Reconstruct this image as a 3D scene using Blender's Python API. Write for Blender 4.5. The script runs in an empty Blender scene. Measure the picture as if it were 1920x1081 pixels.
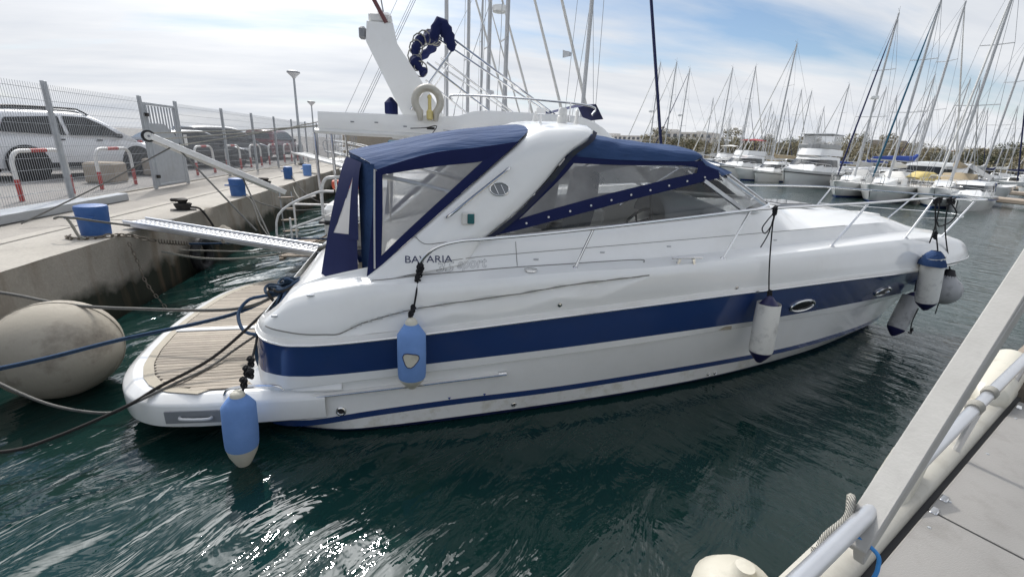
import bpy, bmesh, math, random
from mathutils import Vector, Matrix
from mathutils.bvhtree import BVHTree
random.seed(7)
R = math.radians
scene = bpy.context.scene
C = scene.collection

# ------------------------------------------------------------ camera
CAMH = 2.5
cd = bpy.data.cameras.new('camera'); cam = bpy.data.objects.new('camera', cd); C.objects.link(cam)
cd.sensor_width = 36; cd.lens = 36 * 839 / 1920; cd.clip_start = 0.02; cd.clip_end = 3000
_d = Vector((805 - 960, 540.5 - 264, -839)).normalized(); _u = -Vector((835 - 960, 540.5 - 3158, -839)).normalized()
_u = (_u - _d * _u.dot(_d)).normalized(); _x = _d.cross(_u)
M = Matrix((_x, _d, _u))
cam.matrix_world = Matrix.Translation((0, 0, CAMH)) @ M.to_4x4()
scene.camera = cam
# ------------------------------------------------------------ sun + sky
SUN_EL, SUN_AZ = 45.0, -18.0       # azimuth clockwise from +Y
sdir = Vector((math.sin(R(SUN_AZ)) * math.cos(R(SUN_EL)), math.cos(R(SUN_AZ)) * math.cos(R(SUN_EL)), math.sin(R(SUN_EL))))
sl = bpy.data.lights.new('sun', 'SUN'); sl.energy = 1.7; sl.angle = R(1.2); sl.color = (1, .95, .88)
so = bpy.data.objects.new('sun', sl); C.objects.link(so); so.rotation_euler = sdir.to_track_quat('Z', 'Y').to_euler(); so.location = (0, 0, 30)
world = bpy.data.worlds.new('World'); scene.world = world; world.use_nodes = True
wn = world.node_tree; wn.nodes.clear()
def WN(t, **k):
    n = wn.nodes.new(t)
    for a, b in k.items(): setattr(n, a, b)
    return n
def wl(a, b): wn.links.new(a, b)
sky = WN('ShaderNodeTexSky', sky_type='NISHITA', sun_disc=False, sun_elevation=R(SUN_EL), sun_rotation=R(SUN_AZ), air_density=1.0, dust_density=.3, ozone_density=1.5)
tc = WN('ShaderNodeTexCoord')
def wmath(op, a, b=None):
    n = WN('ShaderNodeMath', operation=op)
    for i, v in enumerate((a, b)):
        if v is None: continue
        if isinstance(v, (int, float)): n.inputs[i].default_value = v
        else: wl(v, n.inputs[i])
    return n.outputs[0]
sep = WN('ShaderNodeSeparateXYZ'); wl(tc.outputs['Generated'], sep.inputs[0])
zz = wmath('ADD', wmath('MAXIMUM', sep.outputs[2], 0.0), 0.16)
cmb = WN('ShaderNodeCombineXYZ'); wl(wmath('DIVIDE', sep.outputs[0], zz), cmb.inputs[0]); wl(wmath('DIVIDE', sep.outputs[1], zz), cmb.inputs[1])
mp = WN('ShaderNodeMapping'); wl(cmb.outputs[0], mp.inputs[0]); mp.inputs['Rotation'].default_value = (0, 0, R(-32)); mp.inputs['Scale'].default_value = (.45, 1.5, 1); mp.inputs['Location'].default_value = (8.3, 3.3, 0)
n1 = WN('ShaderNodeTexNoise'); wl(mp.outputs[0], n1.inputs['Vector']); n1.inputs['Scale'].default_value = .62; n1.inputs['Detail'].default_value = 7; n1.inputs['Roughness'].default_value = .56; n1.inputs['Distortion'].default_value = .25
lowc = WN('ShaderNodeMapRange'); wl(sep.outputs[2], lowc.inputs[0]); lowc.inputs[1].default_value = .02; lowc.inputs[2].default_value = .17; lowc.inputs[3].default_value = .20; lowc.inputs[4].default_value = 0
cr = WN('ShaderNodeValToRGB'); wl(wmath('ADD', n1.outputs[0], lowc.outputs[0]), cr.inputs[0]); cr.color_ramp.elements[0].position = .36; cr.color_ramp.elements[1].position = .535
n2 = WN('ShaderNodeTexNoise'); wl(mp.outputs[0], n2.inputs['Vector']); n2.inputs['Scale'].default_value = 1.5; n2.inputs['Detail'].default_value = 6; n2.inputs['Roughness'].default_value = .55
cr2 = WN('ShaderNodeValToRGB'); wl(n2.outputs[0], cr2.inputs[0])
cr2.color_ramp.elements[0].position = .3; cr2.color_ramp.elements[1].position = .68
cr2.color_ramp.elements[0].color = (.63, .67, .735, 1); cr2.color_ramp.elements[1].color = (.85, .86, .88, 1)
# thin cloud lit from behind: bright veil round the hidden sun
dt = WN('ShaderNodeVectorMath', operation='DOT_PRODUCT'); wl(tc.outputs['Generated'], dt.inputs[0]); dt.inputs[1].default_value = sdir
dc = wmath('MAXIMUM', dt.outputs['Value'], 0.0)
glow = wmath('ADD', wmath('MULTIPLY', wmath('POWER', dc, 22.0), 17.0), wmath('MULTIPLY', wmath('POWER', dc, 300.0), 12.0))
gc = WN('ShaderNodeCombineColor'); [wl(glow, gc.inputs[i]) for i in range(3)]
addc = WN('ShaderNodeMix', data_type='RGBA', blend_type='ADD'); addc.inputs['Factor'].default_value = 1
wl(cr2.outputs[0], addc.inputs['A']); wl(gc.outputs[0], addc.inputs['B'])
bgs = WN('ShaderNodeBackground'); wl(sky.outputs[0], bgs.inputs[0]); bgs.inputs[1].default_value = .085
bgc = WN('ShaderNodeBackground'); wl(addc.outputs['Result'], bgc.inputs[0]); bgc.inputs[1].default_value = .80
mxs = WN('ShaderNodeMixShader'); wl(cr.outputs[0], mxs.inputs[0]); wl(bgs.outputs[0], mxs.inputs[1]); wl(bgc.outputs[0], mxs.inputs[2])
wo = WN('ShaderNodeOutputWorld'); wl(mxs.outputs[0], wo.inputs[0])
vs = scene.view_settings; vs.view_transform = 'Standard'; vs.look = 'None'; vs.gamma = 1; vs.exposure = 0.42; vs.use_curve_mapping = False
scene.render.engine = 'CYCLES'

# ------------------------------------------------------------ materials
def mat(name, col, rough=.5, metal=0., var=.12, vscale=3., bump=0., bscale=40., coat=0., spec=.5, dirt=None, dscale=2., damt=.5, perobj=0., ior=None, bst=None):
    m = bpy.data.materials.new(name); m.use_nodes = True; nt = m.node_tree; b = nt.nodes['Principled BSDF']
    b.inputs['Roughness'].default_value = rough; b.inputs['Metallic'].default_value = metal
    b.inputs['Coat Weight'].default_value = coat; b.inputs['Coat Roughness'].default_value = .08; b.inputs['Specular IOR Level'].default_value = spec
    if ior: b.inputs['IOR'].default_value = ior
    t = nt.nodes.new('ShaderNodeTexCoord')
    n = nt.nodes.new('ShaderNodeTexNoise'); n.inputs['Scale'].default_value = vscale; n.inputs['Detail'].default_value = 6; n.inputs['Roughness'].default_value = .6
    nt.links.new(t.outputs['Object'], n.inputs['Vector'])
    x = nt.nodes.new('ShaderNodeMix'); x.data_type = 'RGBA'
    x.inputs['A'].default_value = tuple(c * (1 - var) for c in col) + (1,); x.inputs['B'].default_value = tuple(min(1, c * (1 + var)) for c in col) + (1,)
    nt.links.new(n.outputs[0], x.inputs['Factor']); out = x.outputs['Result']
    if dirt:
        d = nt.nodes.new('ShaderNodeTexNoise'); d.inputs['Scale'].default_value = dscale; d.inputs['Detail'].default_value = 8; d.inputs['Roughness'].default_value = .7
        nt.links.new(t.outputs['Object'], d.inputs['Vector'])
        r = nt.nodes.new('ShaderNodeMapRange'); r.inputs[1].default_value = .5; r.inputs[2].default_value = .72; r.inputs[4].default_value = damt
        nt.links.new(d.outputs[0], r.inputs[0])
        y = nt.nodes.new('ShaderNodeMix'); y.data_type = 'RGBA'; y.inputs['B'].default_value = tuple(dirt) + (1,)
        nt.links.new(r.outputs[0], y.inputs['Factor']); nt.links.new(out, y.inputs['A']); out = y.outputs['Result']
    if perobj:
        oi = nt.nodes.new('ShaderNodeObjectInfo'); r = nt.nodes.new('ShaderNodeMapRange'); r.inputs[3].default_value = 1 - perobj; r.inputs[4].default_value = 1 + perobj
        nt.links.new(oi.outputs['Random'], r.inputs[0])
        h = nt.nodes.new('ShaderNodeHueSaturation'); nt.links.new(r.outputs[0], h.inputs['Value']); nt.links.new(out, h.inputs['Color']); out = h.outputs[0]
    nt.links.new(out, b.inputs['Base Color'])
    if bump:
        n3 = nt.nodes.new('ShaderNodeTexNoise'); n3.inputs['Scale'].default_value = bscale; n3.inputs['Detail'].default_value = 5
        if bst:
            mpb = nt.nodes.new('ShaderNodeMapping'); mpb.inputs['Scale'].default_value = bst; nt.links.new(t.outputs['Object'], mpb.inputs[0]); nt.links.new(mpb.outputs[0], n3.inputs['Vector'])
        else: nt.links.new(t.outputs['Object'], n3.inputs['Vector'])
        bm = nt.nodes.new('ShaderNodeBump'); bm.inputs['Strength'].default_value = 1; bm.inputs['Distance'].default_value = bump
        nt.links.new(n3.outputs[0], bm.inputs['Height']); nt.links.new(bm.outputs[0], b.inputs['Normal'])
    return m
def clear_mat(name, tint, haze, hazecol, rough=.05, ior=1.45, bump=0.):
    """a clear sheet: mostly see-through, a little milky, with its own gloss"""
    m = bpy.data.materials.new(name); m.use_nodes = True; nt = m.node_tree; nt.nodes.clear()
    N = nt.nodes.new; L = nt.links.new
    tr = N('ShaderNodeBsdfTransparent'); tr.inputs[0].default_value = tuple(tint) + (1,)
    df = N('ShaderNodeBsdfDiffuse'); df.inputs[0].default_value = tuple(hazecol) + (1,)
    t = N('ShaderNodeTexCoord'); n = N('ShaderNodeTexNoise'); n.inputs['Scale'].default_value = 2.5; n.inputs['Detail'].default_value = 4; L(t.outputs['Object'], n.inputs['Vector'])
    r = N('ShaderNodeMapRange'); r.inputs[1].default_value = .3; r.inputs[2].default_value = .7; r.inputs[3].default_value = haze * .7; r.inputs[4].default_value = haze * 1.3; L(n.outputs[0], r.inputs[0])
    tl = N('ShaderNodeBsdfTranslucent'); tl.inputs[0].default_value = tuple(hazecol) + (1,); m0 = N('ShaderNodeMixShader'); m0.inputs[0].default_value = .5; L(df.outputs[0], m0.inputs[1]); L(tl.outputs[0], m0.inputs[2])
    m1 = N('ShaderNodeMixShader'); L(r.outputs[0], m1.inputs[0]); L(tr.outputs[0], m1.inputs[1]); L(m0.outputs[0], m1.inputs[2])
    gl = N('ShaderNodeBsdfGlossy'); gl.inputs['Roughness'].default_value = rough
    fr = N('ShaderNodeFresnel'); fr.inputs[0].default_value = ior
    if bump:
        n3 = N('ShaderNodeTexNoise'); n3.inputs['Scale'].default_value = 4; L(t.outputs['Object'], n3.inputs['Vector'])
        bm = N('ShaderNodeBump'); bm.inputs['Distance'].default_value = bump; L(n3.outputs[0], bm.inputs['Height']); L(bm.outputs[0], gl.inputs['Normal']); L(bm.outputs[0], fr.inputs['Normal'])
    m2 = N('ShaderNodeMixShader'); L(fr.outputs[0], m2.inputs[0]); L(m1.outputs[0], m2.inputs[1]); L(gl.outputs[0], m2.inputs[2])
    o = N('ShaderNodeOutputMaterial'); L(m2.outputs[0], o.inputs[0])
    return m
def rope_mat(name, col, twist=45.):
    m = mat(name, col, .85, var=.3, vscale=30); nt = m.node_tree; b = nt.nodes['Principled BSDF']
    uv = nt.nodes.new('ShaderNodeUVMap'); w = nt.nodes.new('ShaderNodeTexWave'); w.wave_type = 'BANDS'; w.bands_direction = 'DIAGONAL'; w.inputs['Scale'].default_value = twist / 20; w.inputs['Distortion'].default_value = .5
    nt.links.new(uv.outputs[0], w.inputs['Vector'])
    bm = nt.nodes.new('ShaderNodeBump'); bm.inputs['Distance'].default_value = .006; nt.links.new(w.outputs[0], bm.inputs['Height']); nt.links.new(bm.outputs[0], b.inputs['Normal'])
    old = b.inputs['Base Color'].links[0].from_socket
    h = nt.nodes.new('ShaderNodeHueSaturation'); r = nt.nodes.new('ShaderNodeMapRange'); r.inputs[3].default_value = .55; r.inputs[4].default_value = 1.25
    nt.links.new(w.outputs[0], r.inputs[0]); nt.links.new(r.outputs[0], h.inputs['Value']); nt.links.new(old, h.inputs['Color']); nt.links.new(h.outputs[0], b.inputs['Base Color'])
    return m
MT = {}
MT['gel'] = mat('white_gelcoat', (.85, .85, .835), .15, var=.03, vscale=1.3, coat=.4, dirt=(.60, .57, .50), dscale=1.7, damt=.16)
MT['gel_low'] = mat('stained_white_gelcoat', (.80, .80, .78), .2, var=.05, vscale=2, coat=.3, dirt=(.42, .39, .25), dscale=5, damt=.6)
MT['gel2'] = mat('aged_white_gelcoat', (.74, .73, .70), .3, var=.05, vscale=1.2, dirt=(.5, .47, .4), dscale=2.5, damt=.3)
MT['cream'] = mat('cream_plastic', (.50, .475, .41), .5, var=.1, dirt=(.33, .30, .24), dscale=5, damt=.6)
MT['navy'] = mat('navy_gelcoat', (.019, .046, .155), .16, var=.1, vscale=1.5, coat=.5, dirt=(.03, .05, .13), dscale=4, damt=.35)
MT['antifoul'] = mat('navy_antifouling', (.012, .018, .10), .6, var=.25, vscale=6)
MT['canvas'] = mat('blue_canvas', (.027, .060, .150), .82, var=.2, vscale=5, bump=.06, bscale=1.2, spec=.25, bst=(1, 5, 4))
MT['canvas_dk'] = mat('navy_and_shaded_canvas', (.012, .018, .075), .85, var=.18, vscale=5, bump=.004, bscale=5, spec=.2)  # navy cover cloth; on the yacht's sides, the blue canvas with shade painted in
MT['mould'] = mat('mildewed_navy_trim', (.012, .016, .045), .8, var=.3, dirt=(.035, .045, .02), dscale=4, damt=.8)
MT['vinyl'] = clear_mat('milky_vinyl', (.95, .955, .96), .36, (.86, .86, .87), .2, 1.5, .006)
MT['vinyl_quay_tint'] = clear_mat('quay_reflection_vinyl', (.50, .41, .30), .66, (.26, .205, .145), .3, 1.35, .0)  # brown of the reflected quay is put into the sheet's colour
MT['glass'] = clear_mat('windscreen_glass', (.975, .99, .985), .04, (.7, .75, .74), .02, 1.5)
MT['glass_dk'] = mat('tinted_glass', (.012, .014, .016), .04, var=.1, spec=.6)
MT['port'] = mat('dark_port_glass', (.010, .011, .013), .12, var=.1, spec=.2)
MT['steel'] = mat('stainless_steel', (.72, .72, .72), .17, 1., var=.05, vscale=8)
MT['alu'] = mat('worn_aluminium', (.66, .67, .69), .34, .85, var=.1, vscale=9)
MT['galv'] = mat('galvanised_steel', (.40, .42, .44), .5, .35, var=.14, vscale=9, dirt=(.3, .29, .28), damt=.4)
MT['teak'] = mat('weathered_teak', (.33, .285, .23), .75, var=.22, vscale=12, perobj=.22, bump=.002, bscale=60)
MT['caulk'] = mat('caulking', (.09, .08, .07), .8)
MT['teak_border'] = mat('teak_border', (.36, .32, .25), .7, var=.15, vscale=8)
MT['black'] = mat('black_rubber', (.018, .018, .02), .65, var=.3)
MT['seat'] = mat('dark_seat_cover', (.05, .06, .08), .8, var=.25)
MT['grey'] = mat('grey_plastic', (.22, .23, .245), .5, var=.15)
MT['ltgrey'] = mat('light_grey_plastic', (.5, .51, .52), .5, var=.1)
MT['rope_blue'] = rope_mat('blue_rope', (.035, .09, .19)); MT['rope_grey'] = rope_mat('grey_rope', (.28, .275, .255)); MT['rope_dk'] = rope_mat('dark_rope', (.06, .055, .05))
MT['rope_white'] = rope_mat('white_rope', (.52, .5, .44)); MT['rope_black'] = rope_mat('black_rope', (.018, .018, .022)); MT['rope_navy'] = rope_mat('navy_rope', (.02, .06, .12))
MT['fend_blue'] = mat('faded_blue_cover', (.15, .28, .58), .85, var=.2, vscale=4, bump=.003, bscale=25, dirt=(.20, .33, .66), dscale=6, damt=.6)
MT['fend_white'] = mat('white_fender_vinyl', (.78, .77, .73), .4, var=.06, dirt=(.14, .14, .14), dscale=6, damt=.6)
MT['fend_clean'] = mat('cream_fender_vinyl', (.60, .57, .48), .4, var=.08, dirt=(.33, .31, .25), dscale=6, damt=.6)
MT['fend_grey'] = mat('scuffed_grey_fender_vinyl', (.42, .42, .42), .5, var=.15, dirt=(.05, .05, .05), dscale=5, damt=.8)
MT['fend_end'] = mat('navy_fender_end', (.015, .015, .07), .4)
MT['buoy'] = mat('weathered_buoy', (.36, .325, .265), .75, var=.16, vscale=2.5, bump=.002, bscale=30, dirt=(.12, .095, .075), dscale=1.9, damt=1.0)
MT['bollard_blue'] = mat('blue_bollard_paint', (.028, .10, .30), .55, var=.15, vscale=6, dirt=(.1, .22, .45), dscale=8, damt=.35, bump=.003, bscale=14)
MT['iron'] = mat('rusty_black_iron', (.025, .022, .02), .7, .2, var=.4, vscale=20, bump=.004, bscale=40)
MT['chain'] = mat('galvanised_rusty_chain', (.17, .145, .115), .6, .4, var=.4, vscale=20)
MT['paint_white'] = mat('white_paint', (.72, .71, .69), .45, var=.06, dirt=(.4, .38, .35), dscale=9, damt=.4)
MT['paint_red'] = mat('red_paint', (.40, .035, .028), .5, var=.15, vscale=9)
MT['ply'] = mat('white_deck_panel', (.275, .265, .25), .55, var=.1, dirt=(.18, .17, .155), dscale=5, damt=.6, bump=.0015, bscale=160)
MT['beam'] = mat('rough_painted_beam', (.40, .39, .365), .75, var=.16, vscale=18, bump=.0012, bscale=70, dirt=(.28, .27, .25), dscale=9, damt=.55)
MT['wood_grey'] = mat('grey_driftwood', (.30, .25, .20), .85, var=.25, vscale=9, perobj=.2)
MT['orange'] = mat('orange_red_vinyl', (.6, .10, .05), .5, var=.1)
MT['car_white'] = mat('white_car_paint', (.74, .75, .77), .2, var=.03, coat=.7)
MT['car_black'] = mat('black_car_paint', (.012, .013, .016), .2, var=.1, coat=.7)
MT['car_grey'] = mat('charcoal_car_paint', (.03, .031, .036), .22, var=.1, coat=.7)
MT['car_red'] = mat('dark_red_car_paint', (.16, .02, .025), .25, var=.1, coat=.7)
MT['tail'] = mat('tail_lamp_red', (.35, .02, .02), .2); MT['lampglass'] = mat('lamp_glass', (.65, .66, .68), .1)
MT['block'] = mat('concrete_block', (.36, .31, .25), .9, var=.2, vscale=8, bump=.01, bscale=25)
MT['tree'] = mat('grey_green_leaves', (.27, .235, .15), .9, var=.35, vscale=.6); MT['tree2'] = mat('dark_green_leaves', (.11, .115, .065), .9, var=.3, vscale=.6)
MT['bark'] = mat('bark', (.10, .085, .07), .9, var=.3)
MT['bld'] = mat('pale_render', (.62, .60, .57), .85, var=.06, vscale=.3); MT['bld2'] = mat('ochre_render', (.42, .33, .25), .85, var=.1, vscale=.3)
MT['roof'] = mat('terracotta_roof', (.36, .19, .13), .85, var=.2, vscale=.5); MT['win'] = mat('far_window', (.09, .10, .12), .15)
MT['mast'] = mat('anodised_mast', (.50, .505, .51), .6, .1, var=.08); MT['mast_dk'] = mat('dark_mast', (.06, .06, .07), .4, .3)
MT['wire'] = mat('rigging_wire', (.30, .31, .32), .4, .5)
MT['sailnavy'] = mat('navy_sail_cover', (.012, .018, .075), .85, var=.2); MT['sailtan'] = mat('tan_sail_cover', (.36, .29, .19), .85, var=.15); MT['sailgrey'] = mat('grey_sail_cover', (.42, .42, .41), .85, var=.1); MT['sailteal'] = mat('teal_sail_cover', (.02, .10, .16), .85, var=.2); MT['sailwhite'] = mat('white_sail', (.66, .65, .62), .8, var=.07); MT['sailblue'] = mat('blue_sail_cover', (.03, .07, .30), .85, var=.2)
MT['yellow'] = mat('yellow_canvas', (.62, .50, .20), .8, var=.12); MT['redcanvas'] = mat('red_canvas', (.30, .02, .03), .8, var=.12)
MT['bluehull'] = mat('blue_hull_paint', (.02, .05, .25), .35); MT['flag'] = mat('white_flag', (.6, .61, .63), .8)
MT['yellow_plastic'] = mat('pale_yellow_plastic', (.66, .55, .22), .5, var=.1)
MT['text_navy'] = mat('navy_lettering', (.015, .022, .09), .4); MT['text_grey'] = mat('grey_outline_lettering', (.22, .22, .235), .5)
MT['seam'] = mat('joint_sealant', (.22, .215, .20), .8)

# ------------------------------------------------------------ mesh helpers
class MB:
    def __init__(s): s.v = []; s.f = []; s.uv = {}
    def add(s, vs, fs):
        o = len(s.v); s.v += [tuple(p) for p in vs]; s.f += [tuple(i + o for i in f) for f in fs]; return s
    def box(s, c, d, rz=0, bev=0.0, mtx=None):
        x, y, z = d[0] / 2, d[1] / 2, d[2] / 2
        if bev <= 0:
            vs = [(-x, -y, -z), (x, -y, -z), (x, y, -z), (-x, y, -z), (-x, -y, z), (x, -y, z), (x, y, z), (-x, y, z)]
            fs = [(0, 3, 2, 1), (4, 5, 6, 7), (0, 1, 5, 4), (1, 2, 6, 5), (2, 3, 7, 6), (3, 0, 4, 7)]
        else:
            b = min(bev, x * .99, y * .99, z * .99); vs = []; fs = []
            rings = [(-z, b), (-z + b, 0), (z - b, 0), (z, b)]
            for zz_, i in rings:
                X, Y = x - i, y - i; c2 = b if i == 0 else b * .4
                vs += [(-X + c2, -Y, zz_), (X - c2, -Y, zz_), (X, -Y + c2, zz_), (X, Y - c2, zz_), (X - c2, Y, zz_), (-X + c2, Y, zz_), (-X, Y - c2, zz_), (-X, -Y + c2, zz_)]
            for k in range(3):
                for j in range(8): fs.append((k * 8 + j, k * 8 + (j + 1) % 8, k * 8 + 8 + (j + 1) % 8, k * 8 + 8 + j))
            fs.append(tuple(range(7, -1, -1))); fs.append(tuple(range(24, 32)))
        m = Matrix.Translation(c) @ (mtx.to_4x4() if mtx else Matrix.Rotation(rz, 4, 'Z'))
        return s.add([m @ Vector(p) for p in vs], fs)
    def beam(s, a, b, w, h, up=(0, 0, 1), bev=0.0):
        a, b = Vector(a), Vector(b); X = (b - a); l = X.length; X.normalize(); Y = Vector(up).cross(X).normalized(); Z = X.cross(Y)
        m = Matrix((X, Y, Z)).transposed()
        return s.box((a + b) / 2, (l, w, h), bev=bev, mtx=m)
    def tube(s, pts, r, seg=8, cap=True, closed=False, flat=1.0):
        pts = [Vector(p) for p in pts]; n = len(pts)
        rs = r if isinstance(r, (list, tuple)) else [r] * n
        vs = []; prev = None
        for i, p in enumerate(pts):
            if closed: t = pts[(i + 1) % n] - pts[i - 1]
            else: t = pts[min(i + 1, n - 1)] - pts[max(i - 1, 0)]
            t.normalize()
            if prev is None:
                a = Vector((0, 0, 1)) if abs(t.z) < .9 else Vector((1, 0, 0)); u = t.cross(a).normalized()
            else: u = (prev - t * prev.dot(t)).normalized()
            prev = u; w = t.cross(u)
            for k in range(seg):
                an = 2 * math.pi * k / seg; vs.append(p + u * math.cos(an) * rs[i] + w * math.sin(an) * rs[i] * flat)
        fs = []
        for i in range(n if closed else n - 1):
            for k in range(seg):
                a, b = i * seg + k, i * seg + (k + 1) % seg; c, d = ((i + 1) % n) * seg + (k + 1) % seg, ((i + 1) % n) * seg + k
                fs.append((a, b, c, d))
        if cap and not closed: fs.append(tuple(range(seg - 1, -1, -1))); fs.append(tuple((n - 1) * seg + k for k in range(seg)))
        return s.add(vs, fs)
    def lathe(s, prof, seg=24, c=(0, 0, 0), axis=None, cap=True):
        m = Matrix.Translation(c) @ (Vector(axis).to_track_quat('Z', 'Y').to_matrix().to_4x4() if axis else Matrix.Identity(4))
        vs = [m @ Vector((r * math.cos(2 * math.pi * k / seg), r * math.sin(2 * math.pi * k / seg), z)) for r, z in prof for k in range(seg)]
        fs = [(i * seg + k, i * seg + (k + 1) % seg, (i + 1) * seg + (k + 1) % seg, (i + 1) * seg + k) for i in range(len(prof) - 1) for k in range(seg)]
        if cap: fs.append(tuple(range(seg - 1, -1, -1))); fs.append(tuple((len(prof) - 1) * seg + k for k in range(seg)))
        return s.add(vs, fs)
    def loft(s, rows, closed=False, flip=False):
        n = len(rows[0]); vs = [p for r in rows for p in r]; fs = []
        for i in range(len(rows) - 1 + (1 if closed else 0)):
            for j in range(n - 1):
                a, b = i * n + j, i * n + j + 1; i2 = (i + 1) % len(rows); c, d = i2 * n + j + 1, i2 * n + j
                fs.append((a, d, c, b) if flip else (a, b, c, d))
        return s.add(vs, fs)
    def prism(s, poly, h, m=None):
        """poly of 3-D points, extruded along vector h"""
        n = len(poly); P = [Vector(p) for p in poly]; h = Vector(h)
        vs = P + [p + h for p in P]; fs = [tuple(range(n - 1, -1, -1)), tuple(range(n, 2 * n))] + [(i, (i + 1) % n, n + (i + 1) % n, n + i) for i in range(n)]
        return s.add(vs, fs)
    def mirror(s):
        n = len(s.v); s.v += [(x, -y, z) for x, y, z in s.v]; s.f += [tuple(i + n for i in reversed(f)) for f in s.f]; return s
    def build2(s, name, m, parent=None, smooth=35):
        a = s.build(name, m, parent, smooth); s2 = MB(); s2.v = [(x, -y, z) for x, y, z in s.v]; s2.f = [tuple(reversed(f)) for f in s.f]; s2.build(name, m, parent, smooth); return a
    def build(s, name, m, parent=None, smooth=35, fix=True):
        me = bpy.data.meshes.new(name); me.from_pydata([tuple(p) for p in s.v], [], s.f)
        if fix:
            bm = bmesh.new(); bm.from_mesh(me); bmesh.ops.remove_doubles(bm, verts=bm.verts, dist=1e-5); bmesh.ops.recalc_face_normals(bm, faces=bm.faces); bm.to_mesh(me); bm.free()
        if smooth: me.shade_smooth(); me.set_sharp_from_angle(angle=R(smooth))
        me.materials.append(MT[m] if isinstance(m, str) else m)
        o = bpy.data.objects.new(name, me); C.objects.link(o)
        if parent: o.parent = parent
        return o
def cr_spline(pts, n=8):
    P = [Vector(p) for p in pts]; out = []
    for i in range(len(P) - 1):
        p0, p1, p2, p3 = P[max(i - 1, 0)], P[i], P[i + 1], P[min(i + 2, len(P) - 1)]
        for k in range(n):
            t = k / n; out.append(.5 * ((2 * p1) + (p2 - p0) * t + (2 * p0 - 5 * p1 + 4 * p2 - p3) * t * t + (3 * p1 - p0 - 3 * p2 + p3) * t ** 3))
    return out + [P[-1]]
def tag(o, label=None, cat=None, group=None, kind=None):
    if label: o['label'] = label
    if cat: o['category'] = cat
    if group: o['group'] = group
    if kind: o['kind'] = kind
    return o
def thing(name, label, cat, loc=(0, 0, 0), rz=0., group=None):
    o = bpy.data.objects.new(name, None); C.objects.link(o); o.location = loc; o.rotation_euler = (0, 0, rz); o.empty_display_size = .2
    return tag(o, label, cat, group)
def tree_copy(root, loc, rz=None, label=None, group=None, scale=None):
    def cp(o, par):
        c = o.copy(); C.objects.link(c); c.parent = par
        for ch in o.children: cp(ch, c)
        return c
    r = cp(root, None); r.location = loc
    if rz is not None: r.rotation_euler = (0, 0, rz)
    if scale is not None: r.scale = (scale,) * 3 if isinstance(scale, (int, float)) else scale
    return tag(r, label, None, group)
def inst(o, name, parent, loc=(0, 0, 0), rot=(0, 0, 0), scale=(1, 1, 1)):
    c = bpy.data.objects.new(name, o.data if hasattr(o, 'data') else o); C.objects.link(c); c.parent = parent; c.location = loc; c.rotation_euler = rot; c.scale = scale; return c
def lerp(a, b, t): return a + (b - a) * t
def rope(pts, r, m, label, name='mooring_line', cat='rope', n=10, group=None, parent=None, seg=7):
    P = cr_spline(pts, n)
    mb = MB().tube(P, r, seg); me_o = mb.build(name, m, parent, fix=False, smooth=60)
    me = me_o.data; uvl = me.uv_layers.new(name='uv'); ds = [0.]
    for i in range(1, len(P)): ds.append(ds[-1] + (P[i] - P[i - 1]).length)
    for poly in me.polygons:
        for li in poly.loop_indices:
            vi = me.loops[li].vertex_index; uvl.data[li].uv = (ds[min(vi // seg, len(P) - 1)] / r * .35, (vi % seg) / seg * 2.2)
    return tag(me_o, label, cat, group) if label else me_o
from mathutils import noise as mnoise
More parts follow.
